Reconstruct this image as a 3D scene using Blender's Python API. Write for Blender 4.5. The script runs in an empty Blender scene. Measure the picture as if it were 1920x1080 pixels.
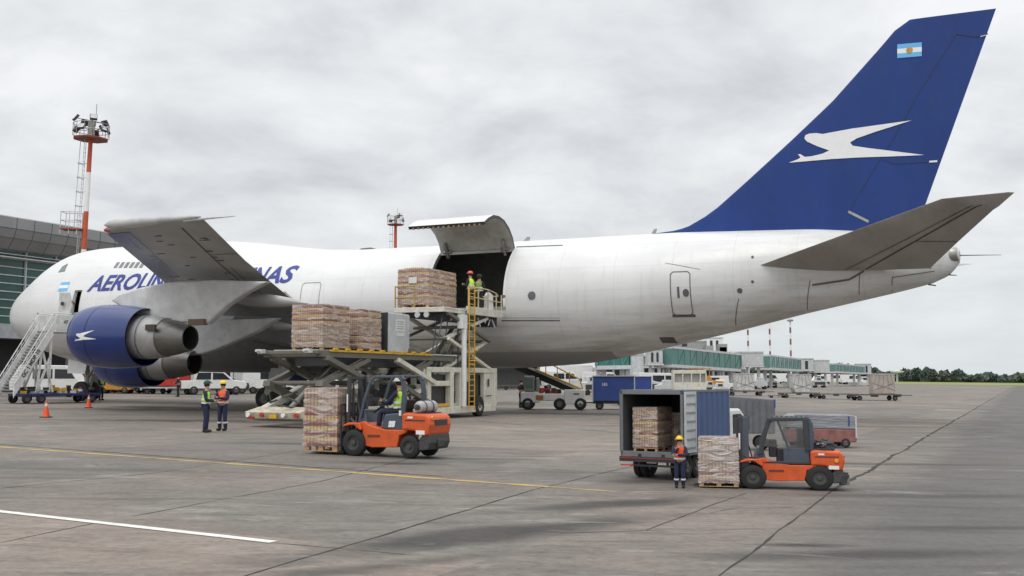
import bpy, bmesh, math, random
import numpy as np
from mathutils import Vector, Matrix
from mathutils.bvhtree import BVHTree
from math import sin, cos, tan, atan, atan2, pi, radians, sqrt, hypot
random.seed(7)
C = bpy.context.scene.collection
R = radians
# ---------------------------------------------------------------- camera
F = 2000.0; H = 2.1; PIT = atan(172/F); AL = .011        # focal length in photo pixels, eye height, tilt, fall of the apron
sc = bpy.context.scene
cam = bpy.data.cameras.new('camera'); co = bpy.data.objects.new('camera', cam); C.objects.link(co); sc.camera = co
cam.sensor_width = 36; cam.lens = 36*F/1920; cam.clip_start = .1; cam.clip_end = 12000
co.location = (0, 0, H); co.rotation_euler = (pi/2+PIT, 0, 0)
# ---------------------------------------------------------------- world
w = bpy.data.worlds.new("World"); sc.world = w; w.use_nodes = True
SUN_EL, SUN_AZ = R(60), R(205)
nt = w.node_tree; N = nt.nodes; Lk = nt.links; N.clear()
def nn(tree, typ, **kw):
    n = tree.nodes.new(typ)
    for k, v in kw.items():
        if k.startswith('i_'): n.inputs[k[2:].replace('_', ' ')].default_value = v
        else: setattr(n, k, v)
    return n
sky = nn(nt, 'ShaderNodeTexSky', sky_type='NISHITA', sun_disc=False, sun_elevation=SUN_EL, sun_rotation=SUN_AZ)
bg1 = nn(nt, 'ShaderNodeBackground'); bg1.inputs['Strength'].default_value = .1
bg2 = nn(nt, 'ShaderNodeBackground'); bg2.inputs['Strength'].default_value = 1.0
mx = nn(nt, 'ShaderNodeMixShader'); mx.inputs[0].default_value = .9
out = nn(nt, 'ShaderNodeOutputWorld')
tc = nn(nt, 'ShaderNodeTexCoord'); sep = nn(nt, 'ShaderNodeSeparateXYZ')
Lk.new(tc.outputs['Generated'], sep.inputs[0])
def wm(op, a, b=None, c=None, tree=None):
    t = tree or nt; n = t.nodes.new('ShaderNodeMath'); n.operation = op
    for i, x in enumerate((a, b, c)):
        if x is None: continue
        if isinstance(x, (int, float)): n.inputs[i].default_value = x
        else: t.links.new(x, n.inputs[i])
    return n.outputs[0]
den = wm('ADD', wm('MAXIMUM', sep.outputs['Z'], 0.0), .26)
px_ = wm('DIVIDE', sep.outputs['X'], den); py_ = wm('DIVIDE', sep.outputs['Y'], den)
cmb = nn(nt, 'ShaderNodeCombineXYZ'); Lk.new(px_, cmb.inputs[0]); Lk.new(py_, cmb.inputs[1])
n1 = nn(nt, 'ShaderNodeTexNoise'); n1.inputs['Scale'].default_value = 2.1; n1.inputs['Detail'].default_value = 9; n1.inputs['Roughness'].default_value = .57; n1.inputs['Distortion'].default_value = .2
Lk.new(cmb.outputs[0], n1.inputs['Vector'])
rp = nn(nt, 'ShaderNodeValToRGB'); e = rp.color_ramp.elements
e[0].position = .33; e[0].color = (.61, .63, .655, 1); e[1].position = .64; e[1].color = (.93, .94, .95, 1)
m_ = e.new(.48); m_.color = (.77, .785, .80, 1)
Lk.new(n1.outputs['Fac'], rp.inputs[0])
# overcast brightens towards the hidden sun, high behind the camera
sd = (cos(SUN_EL)*sin(SUN_AZ), cos(SUN_EL)*cos(SUN_AZ), sin(SUN_EL))
dt = nn(nt, 'ShaderNodeVectorMath', operation='DOT_PRODUCT'); Lk.new(tc.outputs['Generated'], dt.inputs[0]); dt.inputs[1].default_value = sd
gl = wm('POWER', wm('MAXIMUM', dt.outputs['Value'], 0.0), 2.0)
stv = wm('ADD', wm('MULTIPLY', gl, .75), 1.03)
zen = wm('MULTIPLY', wm('POWER', wm('MAXIMUM', sep.outputs['Z'], 0.0), 3.0), 1.3)
Lk.new(wm('ADD', stv, zen), bg2.inputs['Strength'])
# flat pale band near the horizon
hz = nn(nt, 'ShaderNodeMix', data_type='RGBA'); Lk.new(rp.outputs[0], hz.inputs[6]); hz.inputs[7].default_value = (.72, .765, .79, 1)
mr = nn(nt, 'ShaderNodeMapRange'); mr.inputs[1].default_value = .0; mr.inputs[2].default_value = .15; mr.inputs[3].default_value = .9; mr.inputs[4].default_value = .0
Lk.new(sep.outputs['Z'], mr.inputs[0]); Lk.new(mr.outputs[0], hz.inputs[0])
Lk.new(hz.outputs[2], bg2.inputs['Color']); Lk.new(sky.outputs[0], bg1.inputs['Color'])
Lk.new(bg1.outputs[0], mx.inputs[1]); Lk.new(bg2.outputs[0], mx.inputs[2]); Lk.new(mx.outputs[0], out.inputs[0])
# ---------------------------------------------------------------- sun
sl = bpy.data.lights.new('sun', 'SUN'); sl.energy = .9; sl.angle = R(22); sl.color = (1, .97, .92)
so = bpy.data.objects.new('sun', sl); C.objects.link(so)
so.rotation_euler = Vector(sd).to_track_quat('Z', 'Y').to_euler()
sc.view_settings.view_transform = 'Standard'; sc.view_settings.look = 'None'; sc.view_settings.exposure = 0; sc.view_settings.gamma = 1
sc.cycles.max_bounces = 6; sc.cycles.transparent_max_bounces = 12
# ---------------------------------------------------------------- geometry of the view: photo pixels -> places in the world
def ray(u, v):
    x = (u-960)/F; y = (540-v)/F
    return Vector((x, cos(PIT)-y*sin(PIT), sin(PIT)+y*cos(PIT)))
def gz(x, y): return AL*(-x+.37*y)
def G(u, v, h=0):
    d = ray(u, v); t = (H-h)/(AL*(-d[0]+.37*d[1])-d[2]); return Vector((0, 0, H))+t*Vector(d)
def D(u, v, Y):
    d = ray(u, v); return Vector((0, 0, H))+(Y/d[1])*Vector(d)
def on(x, y): return (x, y, gz(x, y))
PSI = atan(2000/4410)
AX = Vector((cos(PSI), -sin(PSI), 0)); RT = Vector((sin(PSI), cos(PSI), 0))
P0 = D(885, 600, 62.5); P0.z = 0
def A0(u, v, d):
    r = Vector(ray(u, v)); t = (P0.dot(RT)-d)/(r.dot(RT)); p = Vector((0, 0, H))+t*r
    return (p-P0).dot(AX), p.z
S0 = A0(28, 585, 0)[0]
def A(u, v, d=0):
    s, z = A0(u, v, d); return Vector((s-S0, -d, z))       # aircraft space: x aft, y right, z up
NOSE = P0+AX*S0
def AW(s, y, z=0): return NOSE+AX*s+RT*y+Vector((0, 0, z))
# ---------------------------------------------------------------- materials
MATS = {}
def pm(name, col, rough=.55, metal=0, var=.18, scale=2.0, bump=0.0, dirt=0.0, dcol=(.09, .08, .07), coat=0, stretch=(1, 1, 1), spec=.5, bscale=None):
    if name in MATS: return MATS[name]
    m = bpy.data.materials.new(name); m.use_nodes = True; MATS[name] = m
    t = m.node_tree; b = t.nodes['Principled BSDF']
    b.inputs['Roughness'].default_value = rough; b.inputs['Metallic'].default_value = metal
    b.inputs['Coat Weight'].default_value = coat; b.inputs['Specular IOR Level'].default_value = spec
    tcn = nn(t, 'ShaderNodeTexCoord'); mp = nn(t, 'ShaderNodeMapping'); mp.inputs['Scale'].default_value = stretch
    t.links.new(tcn.outputs['Object'], mp.inputs[0])
    no = nn(t, 'ShaderNodeTexNoise'); no.inputs['Scale'].default_value = scale; no.inputs['Detail'].default_value = 6; no.inputs['Roughness'].default_value = .6
    t.links.new(mp.outputs[0], no.inputs['Vector'])
    cr = nn(t, 'ShaderNodeValToRGB'); a, c = cr.color_ramp.elements
    a.position = .3; c.position = .72
    a.color = tuple(x*(1-var) for x in col)+(1,); c.color = tuple(min(1, x*(1+var)) for x in col)+(1,)
    t.links.new(no.outputs['Fac'], cr.inputs[0]); src = cr.outputs[0]
    if dirt:
        n2 = nn(t, 'ShaderNodeTexNoise'); n2.inputs['Scale'].default_value = scale*2.7; n2.inputs['Detail'].default_value = 8; n2.inputs['Roughness'].default_value = .7
        t.links.new(mp.outputs[0], n2.inputs['Vector'])
        r2 = nn(t, 'ShaderNodeMapRange'); r2.inputs[1].default_value = .52; r2.inputs[2].default_value = .75; r2.inputs[4].default_value = dirt
        t.links.new(n2.outputs['Fac'], r2.inputs[0])
        mi = nn(t, 'ShaderNodeMix', data_type='RGBA'); mi.inputs[7].default_value = tuple(dcol)+(1,)
        t.links.new(r2.outputs[0], mi.inputs[0]); t.links.new(src, mi.inputs[6]); src = mi.outputs[2]
    t.links.new(src, b.inputs['Base Color'])
    rr = nn(t, 'ShaderNodeMapRange'); rr.inputs[3].default_value = max(.05, rough-.12); rr.inputs[4].default_value = min(1, rough+.15)
    t.links.new(no.outputs['Fac'], rr.inputs[0]); t.links.new(rr.outputs[0], b.inputs['Roughness'])
    if bump:
        bn = nn(t, 'ShaderNodeTexNoise'); bn.inputs['Scale'].default_value = bscale or scale*4; bn.inputs['Detail'].default_value = 4
        t.links.new(mp.outputs[0], bn.inputs['Vector'])
        bu = nn(t, 'ShaderNodeBump'); bu.inputs['Strength'].default_value = bump; bu.inputs['Distance'].default_value = .05
        t.links.new(bn.outputs['Fac'], bu.inputs['Height']); t.links.new(bu.outputs[0], b.inputs['Normal'])
    return m
white = pm('white_paint', (.72, .72, .70), .35, var=.06, dirt=.25, coat=.2)
cream = pm('cream_paint', (.62, .60, .50), .45, var=.1, dirt=.55, scale=1.5)
greyp = pm('grey_paint', (.30, .30, .29), .5, dirt=.4)
lgrey = pm('light_grey_paint', (.50, .51, .51), .5, dirt=.3)
dark = pm('dark_metal', (.035, .036, .04), .5, dirt=.3)
black = pm('black_rubber', (.018, .018, .018), .8, bump=.1)
rimm = pm('wheel_rim', (.14, .14, .14), .45, metal=.4, dirt=.5)
orange = pm('orange_paint', (.60, .085, .012), .42, var=.15, dirt=.55, scale=3.5, coat=.15, dcol=(.10, .05, .03))
slate = pm('slate_paint', (.055, .07, .095), .42, dirt=.2, coat=.2)
navy = pm('navy_cloth', (.014, .02, .05), .85, bump=.2, scale=8)
hiviz = pm('yellow_green_cloth', (.50, .85, .05), .8, bump=.2, scale=8, var=.12)
hior = pm('orange_cloth', (.85, .10, .02), .8, bump=.2, scale=8, var=.12)
skin = pm('skin', (.42, .23, .15), .6)
hairm = pm('hair', (.03, .02, .015), .8)
reflect = pm('reflective_band', (.62, .63, .62), .4)
steel = pm('steel', (.32, .31, .29), .4, metal=.7, dirt=.35)
wood = pm('pallet_wood', (.42, .27, .13), .8, var=.35, scale=6, bump=.2)
yellowp = pm('yellow_paint', (.62, .36, .02), .5, var=.12, dirt=.35, scale=4)
olive = pm('olive_grey_paint', (.13, .125, .10), .5, dirt=.4, scale=3)
bluep = pm('blue_paint', (.025, .06, .24), .45, dirt=.3)
redp = pm('red_paint', (.5, .03, .02), .45, dirt=.2)
teal = pm('teal_glass', (.03, .15, .125), .2, var=.5, scale=.35, stretch=(1, 1, .3))
glassd = pm('dark_glass', (.02, .025, .03), .08, var=.3)
glassg = pm('grey_green_glass', (.11, .15, .14), .15, var=.4, scale=1)
conc = pm('concrete', (.34, .33, .31), .85, var=.15, scale=.6, dirt=.3)
decalw = pm('white_marking', (.75, .75, .74), .4, var=.05)
decald = pm('black_marking', (.04, .04, .045), .5)
def glass(name, col=(.8, .85, .85), a=.25):
    m = bpy.data.materials.new(name); m.use_nodes = True; t = m.node_tree; t.nodes.clear()
    o = nn(t, 'ShaderNodeOutputMaterial'); g = nn(t, 'ShaderNodeBsdfGlossy'); g.inputs['Roughness'].default_value = .05
    tr = nn(t, 'ShaderNodeBsdfTransparent'); tr.inputs[0].default_value = col+(1,); mi = nn(t, 'ShaderNodeMixShader')
    no = nn(t, 'ShaderNodeTexNoise'); no.inputs['Scale'].default_value = 2
    mr = nn(t, 'ShaderNodeMapRange'); mr.inputs[3].default_value = a*.7; mr.inputs[4].default_value = a*1.3
    t.links.new(no.outputs['Fac'], mr.inputs[0]); t.links.new(mr.outputs[0], mi.inputs[0])
    t.links.new(tr.outputs[0], mi.inputs[1]); t.links.new(g.outputs[0], mi.inputs[2]); t.links.new(mi.outputs[0], o.inputs[0]); return m
cabglass = glass('cab_glass')
# ---------------------------------------------------------------- mesh builder
class MB:
    def __init__(s): s.v = []; s.f = []; s.m = []
    def add(s, vs, fs, mat=0):
        o = len(s.v); s.v += [tuple(v) for v in vs]; s.f += [tuple(i+o for i in f) for f in fs]; s.m += [mat]*len(fs); return s
    def box(s, c, d, rz=0, mat=0, M=None):
        x, y, z = d[0]/2, d[1]/2, d[2]/2
        M = M or Matrix.Rotation(rz, 3, 'Z')
        vs = [Vector(c)+M@Vector((a*x, b*y, e*z)) for a in (-1, 1) for b in (-1, 1) for e in (-1, 1)]
        return s.add(vs, [(0, 1, 3, 2), (4, 6, 7, 5), (0, 4, 5, 1), (2, 3, 7, 6), (0, 2, 6, 4), (1, 5, 7, 3)], mat)
    def bb(s, x0, x1, y0, y1, z0, z1, mat=0): return s.box(((x0+x1)/2, (y0+y1)/2, (z0+z1)/2), (abs(x1-x0), abs(y1-y0), abs(z1-z0)), 0, mat)
    def beam(s, a, b, wd, h, mat=0, up=(0, 0, 1)):
        a, b = Vector(a), Vector(b); x = (b-a); L = x.length
        if L < 1e-6: return s
        x.normalize(); y = Vector(up).cross(x)
        if y.length < 1e-3: y = Vector((1, 0, 0)).cross(x) if abs(x.x) < .9 else Vector((0, 1, 0)).cross(x)
        y.normalize(); z = x.cross(y); M = Matrix((x, y, z)).transposed()
        return s.box((a+b)/2, (L, wd, h), 0, mat, M)
    def cyl(s, a, b, r0, r1=None, n=12, mat=0, caps=True):
        r1 = r0 if r1 is None else r1; a, b = Vector(a), Vector(b); x = (b-a).normalized()
        y = x.cross(Vector((0, 0, 1))) if abs(x.z) < .9 else x.cross(Vector((1, 0, 0)))
        y.normalize(); z = x.cross(y); vs = []
        for p, r in ((a, r0), (b, r1)):
            vs += [p+(y*cos(2*pi*i/n)+z*sin(2*pi*i/n))*r for i in range(n)]
        fs = [(i, (i+1) % n, n+(i+1) % n, n+i) for i in range(n)]
        if caps: fs += [tuple(range(n-1, -1, -1)), tuple(range(n, 2*n))]
        return s.add(vs, fs, mat)
    def tube(s, pts, r, n=8, mat=0):
        for a, b in zip(pts[:-1], pts[1:]): s.cyl(a, b, r, r, n, mat)
        return s
    def prism(s, poly, ext, mat=0):
        ext = Vector(ext); n = len(poly); p = [Vector(q) for q in poly]
        return s.add(p+[q+ext for q in p], [tuple(range(n-1, -1, -1)), tuple(range(n, 2*n))]+[(i, (i+1) % n, n+(i+1) % n, n+i) for i in range(n)], mat)
    def side(s, prof, y0, y1, mat=0):      # an (x, z) outline extruded across y
        return s.prism([(x, y0, z) for x, z in prof], (0, y1-y0, 0), mat)
    def lathe(s, o, ax, prof, n=32, mat=0, closed=False):
        o = Vector(o); x = Vector(ax).normalized(); y = x.cross(Vector((0, 0, 1))) if abs(x.z) < .9 else x.cross(Vector((1, 0, 0)))
        y.normalize(); z = x.cross(y); vs = []
        for t, r in prof: vs += [o+x*t+(y*cos(2*pi*i/n)+z*sin(2*pi*i/n))*r for i in range(n)]
        m = len(prof); fs = [(k*n+i, k*n+(i+1) % n, (k+1)*n+(i+1) % n, (k+1)*n+i) for k in range(m-1) for i in range(n)]
        return s.add(vs, fs, mat)
    def loft(s, rings, mat=0, cap=True, close=True):
        n = len(rings[0]); vs = [p for r in rings for p in r]
        rg = n if close else n-1
        fs = [(k*n+i, k*n+(i+1) % n, (k+1)*n+(i+1) % n, (k+1)*n+i) for k in range(len(rings)-1) for i in range(rg)]
        if cap and close: fs += [tuple(range(n-1, -1, -1)), tuple(range((len(rings)-1)*n, len(rings)*n))]
        return s.add(vs, fs, mat)
    def mark(s): s.k = getattr(s, 'k', []); s.k.append(len(s.f)); return s
    def build_each(s, name, mats, parent=None, **kw):      # one object for each marked piece
        ks = [0]+[k for k in getattr(s, 'k', []) if 0 < k < len(s.f)]+[len(s.f)]; out_ = []
        for a, b in zip(ks[:-1], ks[1:]):
            if a == b: continue
            q = MB(); used = sorted({i for f in s.f[a:b] for i in f}); ix = {u: i for i, u in enumerate(used)}
            q.v = [s.v[i] for i in used]; q.f = [tuple(ix[i] for i in f) for f in s.f[a:b]]; q.m = s.m[a:b]; out_.append(q.build(name, mats, parent, **kw))
        return out_
    def build(s, name, mats, parent=None, smooth=None, bevel=0, label=None, fixn=True):
        me = bpy.data.meshes.new(name); me.from_pydata(s.v, [], s.f)
        for m in (mats if isinstance(mats, (list, tuple)) else [mats]): me.materials.append(m)
        me.polygons.foreach_set('material_index', s.m)
        if fixn:
            bm = bmesh.new(); bm.from_mesh(me); bmesh.ops.recalc_face_normals(bm, faces=bm.faces); bm.to_mesh(me); bm.free()
        if smooth is not None:
            me.polygons.foreach_set('use_smooth', [True]*len(me.polygons))
            me.set_sharp_from_angle(angle=R(smooth))
        o = bpy.data.objects.new(name, me); C.objects.link(o)
        if parent: o.parent = parent
        if bevel:
            b = o.modifiers.new('bevel', 'BEVEL'); b.width = bevel; b.segments = 2; b.limit_method = 'ANGLE'; b.angle_limit = R(40)
        if label: o['label'] = label
        return o
def tag(o, label=None, cat=None, group=None, kind=None):
    if label: o['label'] = label
    if cat: o['category'] = cat
    if group: o['group'] = group
    if kind: o['kind'] = kind
    return o
def thing(name, label, cat, loc=(0, 0, 0), rz=0, group=None, scale=1):
    o = bpy.data.objects.new(name, None); C.objects.link(o); o.location = loc; o.rotation_euler = (0, 0, rz); o.scale = (scale,)*3
    o.empty_display_size = .1
    return tag(o, label, cat, group)
def dup(root, loc, rz, label, group=None, scale=None):
    r = root.copy(); C.objects.link(r); r.location = loc; r.rotation_euler = (0, 0, rz); r['label'] = label
    if group: r['group'] = group
    if scale: r.scale = (scale,)*3
    for ch in KIDS(root):
        c = ch.copy(); C.objects.link(c); c.parent = r
        for g in KIDS(ch):
            d = g.copy(); C.objects.link(d); d.parent = c
    return r
def KIDS(o): return [x for x in bpy.data.objects if x.parent == o]
def text_mesh(body, size, font_shear=0, bold=0, cuts=0):
    cu = bpy.data.curves.new('lettering', 'FONT'); cu.body = body; cu.size = size; cu.shear = font_shear; cu.offset = bold; cu.resolution_u = 3
    o = bpy.data.objects.new('lettering', cu); C.objects.link(o)
    dg = bpy.context.evaluated_depsgraph_get(); me = bpy.data.meshes.new_from_object(o.evaluated_get(dg))
    bpy.data.objects.remove(o); bpy.data.curves.remove(cu)
    return me
def flat_text(body, size, M, name, mat, parent, shear=0, bold=0, center=True):
    me = text_mesh(body, size, shear, bold)
    vs = [v.co.copy() for v in me.vertices]
    if center and vs:
        cx = (min(v.x for v in vs)+max(v.x for v in vs))/2; cy = (min(v.y for v in vs)+max(v.y for v in vs))/2
        for v in me.vertices: v.co.x -= cx; v.co.y -= cy
    me.transform(M); me.materials.clear(); me.materials.append(mat)
    o = bpy.data.objects.new(name, me); C.objects.link(o)
    if parent: o.parent = parent
    return o
# ---------------------------------------------------------------- ground
def ground_mat():
    m = bpy.data.materials.new('apron_concrete'); m.use_nodes = True; t = m.node_tree; b = t.nodes['Principled BSDF']
    tcn = nn(t, 'ShaderNodeTexCoord'); L = t.links.new; P = tcn.outputs['Object']
    def noise(sc_, det=6, ro=.6, st=(1, 1, 1), rot=0, dist=0):
        mp = nn(t, 'ShaderNodeMapping'); mp.inputs['Scale'].default_value = st; mp.inputs['Rotation'].default_value = (0, 0, rot)
        L(P, mp.inputs[0]); n = nn(t, 'ShaderNodeTexNoise'); n.inputs['Scale'].default_value = sc_; n.inputs['Detail'].default_value = det
        n.inputs['Roughness'].default_value = ro; n.inputs['Distortion'].default_value = dist; L(mp.outputs[0], n.inputs['Vector']); return n.outputs['Fac']
    def ramp(x, a, b_, c0=0, c1=1, smooth=False):
        r = nn(t, 'ShaderNodeMapRange'); r.inputs[1].default_value = a; r.inputs[2].default_value = b_; r.inputs[3].default_value = c0; r.inputs[4].default_value = c1
        if smooth: r.interpolation_type = 'SMOOTHSTEP'
        L(x, r.inputs[0]); return r.outputs[0]
    def mix(f, a, b_, typ='MIX'):
        n = nn(t, 'ShaderNodeMix', data_type='RGBA', blend_type=typ)
        for i, x in ((0, f), (6, a), (7, b_)):
            if isinstance(x, (float, int, tuple)): n.inputs[i].default_value = x if not isinstance(x, tuple) else x+(1,)
            else: L(x, n.inputs[i])
        return n.outputs[2]
    big = noise(.09, 4, .55); mid = noise(.6, 6, .6); fine = noise(9, 6, .7); streak = noise(1.3, 6, .65, (.35, 1.6, 1), R(-14), .6)
    col = mix(ramp(big, .35, .65), (.172, .156, .134), (.265, .240, .205))
    col = mix(ramp(mid, .3, .7, 0, .55), col, (.155, .142, .130))
    rosy = ramp(noise(.16, 3, .5, (1, 1, 1), 1.1), .46, .60, 0, .5); col = mix(rosy, col, (.245, .192, .165))
    grit = noise(3.2, 7, .75, (1, 1.6, 1), R(30), .8); col = mix(ramp(grit, .5, .68, 0, .5), col, (.115, .104, .092)); col = mix(ramp(grit, .32, .46, .45, 0), col, (.31, .29, .265))
    # each poured slab has its own tone
    br = nn(t, 'ShaderNodeTexBrick'); mp = nn(t, 'ShaderNodeMapping'); mp.inputs['Rotation'].default_value = (0, 0, JANG); L(P, mp.inputs[0]); L(mp.outputs[0], br.inputs[0])
    br.inputs['Scale'].default_value = 1; br.inputs['Brick Width'].default_value = 5.6; br.inputs['Row Height'].default_value = 5.6; br.inputs['Mortar Size'].default_value = .0
    br.inputs['Color1'].default_value = (.74, .75, .76, 1); br.inputs['Color2'].default_value = (1.12, 1.08, 1.04, 1); br.offset = 0
    col = mix(1.0, col, br.outputs[0], 'MULTIPLY')
    # the greyer, older paving beyond the long joint at the right
    a, b2 = G(1345, 1080), G(1900, 725); d = (b2-a); d.z = 0; d.normalize(); nrm = Vector((d.y, -d.x, 0))
    dp = nn(t, 'ShaderNodeVectorMath', operation='DOT_PRODUCT'); L(P, dp.inputs[0]); dp.inputs[1].default_value = nrm
    side = ramp(wm('ADD', dp.outputs['Value'], wm('MULTIPLY', wm('SUBTRACT', mid, .5, tree=t), 2.2, tree=t), tree=t), nrm.dot(a)-.5, nrm.dot(a)+1.2)
    col = mix(wm('MULTIPLY', side, .85, tree=t), col, (.108, .102, .095))
    col = mix(ramp(streak, .50, .70, 0, .6), col, (.085, .078, .072))
    # oil and tyre stains, and broad dark patches beneath the aircraft
    tot = None
    for (u, v, ru, rv, ang, k) in DARK_PATCHES:
        c = G(u, v); mp2 = nn(t, 'ShaderNodeMapping', vector_type='TEXTURE'); mp2.inputs['Location'].default_value = (c.x, c.y, 0); mp2.inputs['Rotation'].default_value = (0, 0, R(ang)); mp2.inputs['Scale'].default_value = (ru, rv, 1)
        L(P, mp2.inputs[0]); sx = nn(t, 'ShaderNodeSeparateXYZ'); L(mp2.outputs[0], sx.inputs[0])
        r2 = wm('SQRT', wm('ADD', wm('POWER', sx.outputs[0], 2, tree=t), wm('POWER', sx.outputs[1], 2, tree=t), tree=t), tree=t)
        r2 = wm('ADD', r2, wm('MULTIPLY', wm('SUBTRACT', mid, .5, tree=t), 1.6, tree=t), tree=t)
        f = ramp(r2, .15, 1.0, k, 0, True); tot = f if tot is None else wm('MAXIMUM', tot, f, tree=t)
    col = mix(tot, col, (.035, .032, .03))
    worn = noise(.28, 5, .7, (1, 2.2, 1), R(30), 1.2); col = mix(ramp(worn, .56, .66, 0, .35), col, (.36, .33, .30))
    # rubber tracks: thin dark arcs
    wv = nn(t, 'ShaderNodeTexWave', wave_type='RINGS'); mpw = nn(t, 'ShaderNodeMapping'); mpw.inputs['Location'].default_value = (-9, -2, 0); L(P, mpw.inputs[0]); L(mpw.outputs[0], wv.inputs['Vector'])
    wv.inputs['Scale'].default_value = .11; wv.inputs['Distortion'].default_value = 5; wv.inputs['Detail'].default_value = 2; wv.inputs['Detail Scale'].default_value = .6
    trk = wm('MULTIPLY', ramp(wv.outputs['Fac'], .975, .998, 0, .45), ramp(noise(.35, 4), .45, .6), tree=t); col = mix(trk, col, (.07, .065, .06))
    col = mix(ramp(fine, .3, .68, .70, 1.2), (0., 0., 0.), col)
    L(col, b.inputs['Base Color'])
    L(ramp(mid, .3, .7, .55, .9), b.inputs['Roughness']); b.inputs['Specular IOR Level'].default_value = .3
    bu = nn(t, 'ShaderNodeBump'); bu.inputs['Strength'].default_value = .35; bu.inputs['Distance'].default_value = .02
    L(fine, bu.inputs['Height']); L(bu.outputs[0], b.inputs['Normal'])
    return m
jd = G(1900, 725)-G(1345, 1080); JANG = atan2(jd.x, jd.y)
DARK_PATCHES = [(930, 1000, 4.6, .9, 40, .9), (1150, 945, 3.2, .7, 32, .85), (720, 1062, 2.4, .4, 35, .6), (1505, 1022, .8, .25, 0, .95), (1640, 1040, 3.2, .5, 8, .75), (1400, 908, 1.8, .5, 8, .9), (730, 868, 2.2, .6, -10, .8), (560, 832, 3.0, .8, -5, .65),
          (1230, 902, 1.6, .8, 10, .75), (300, 768, 10, 3.2, 5, .85), (1000, 775, 12, 2.4, -5, .75), (430, 790, 9, 2.2, 0, .75), (1740, 930, 3.5, .5, 4, .6), (1640, 870, 5, .5, 0, .6), (1800, 990, 3, .35, 5, .6), (1620, 800, 8, .7, 0, .65), (1250, 800, 7, .8, -4, .5), (150, 880, 5, .5, -4, .4), (900, 860, 4, .35, 0, .4)]
g = MB(); S_ = 5000
g.add([(-S_, -60, gz(-S_, -60)), (S_, -60, gz(S_, -60)), (S_, 6000, gz(S_, 6000)), (-S_, 6000, gz(-S_, 6000))], [(0, 1, 2, 3)])
tag(g.build('apron_ground', ground_mat()), 'grey brown stained concrete apron', kind='structure')
def strip(m, a, b, wd, h=.004, seg=1, wob=0, mat=0, taper=False):
    a, b = Vector(a), Vector(b); d = b-a; d.z = 0; L = d.length; d.normalize(); n = Vector((-d.y, d.x, 0)); vs = []
    off = 0
    for i in range(seg+1):
        p = a+(b-a)*(i/seg); off = off*.7+random.uniform(-wob, wob); ww = wd*(1 if not wob else random.uniform(.35, 1.3))
        for k in (-1, 1):
            q = p+n*(off+k*ww/2); vs.append((q.x, q.y, gz(q.x, q.y)+h))
    m.add(vs, [(2*i, 2*i+1, 2*i+3, 2*i+2) for i in range(seg)], mat)
jt = MB()
def jl(u0, v0, u1, v1, wd=.03, wob=.02, ext=0):
    a, b = G(u0, v0), G(u1, v1); strip(jt, a, b, wd, .004, max(4, int((b-a).length/.35)), wob)
jl(1345, 1082, 1560, 921, .04, .014); jl(1560, 921, 1905, 722, .10, .03); jl(455, 1082, 1005, 918, .04, .014); jl(1005, 918, 1210, 868, .03, .02)
jl(0, 1018, 190, 978, .02, .012); jl(250, 968, 600, 903, .022, .015); jl(600, 903, 850, 840, .03, .02); jl(0, 916, 300, 886, .03, .02); jl(300, 886, 560, 845, .02, .02)
jl(1050, 1000, 1250, 994, .02, .02); jl(1210, 994, 1400, 924, .02, .02); jl(515, 1018, 760, 1040, .02, .01); jl(1480, 990, 1180, 1000, .008, .01)
jl(900, 790, 1165, 812, .05, .03); jl(1560, 765, 1880, 768, .1, .03); jl(1500, 790, 1900, 800, .04, .03); jl(1330, 962, 1390, 952, .02, .03)
tag(jt.build('pavement_joints', pm('joint_tar', (.03, .028, .026), .9), fixn=False), 'dark tar joints and cracks in the concrete', kind='structure')
ln = MB()
strip(ln, G(-40, 955), G(513, 1017), .17, .008, 40, 0)
def worn(name, col, hole=.45):
    m = pm(name, col, .8, var=.15, scale=5, dirt=.8, dcol=(.16, .14, .125)); return m
tag(ln.build('white_line', worn('worn_white_line', (.66, .66, .62)), fixn=False), 'white painted line on the apron', kind='structure')
ln = MB(); strip(ln, G(-60, 834), G(1150, 922), .2, .006, 60, .004); strip(ln, G(-60, 829), G(830, 893.5), .08, .006, 60, .012, 1)
tag(ln.build('yellow_taxi_line', [worn('worn_yellow_line', (.44, .31, .09)), pm('old_line_tar', (.05, .045, .04), .9)], fixn=False), 'worn yellow guide line on the apron', kind='structure')
# grass beyond the apron
gr = MB(); a = G(1500, 719.2); 
gr.add([(-900, 480, gz(-900, 480)+.05), (1800, 480, gz(1800, 480)+.05), (3000, 3500, gz(3000, 3500)+.05), (-3000, 3500, gz(-3000, 3500)+.05)], [(0, 1, 2, 3)])
tag(gr.build('grass', pm('grass', (.20, .23, .06), .9, var=.3, scale=.03), fixn=False), 'strip of green grass beyond the apron', 'grass', kind='structure')
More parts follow.
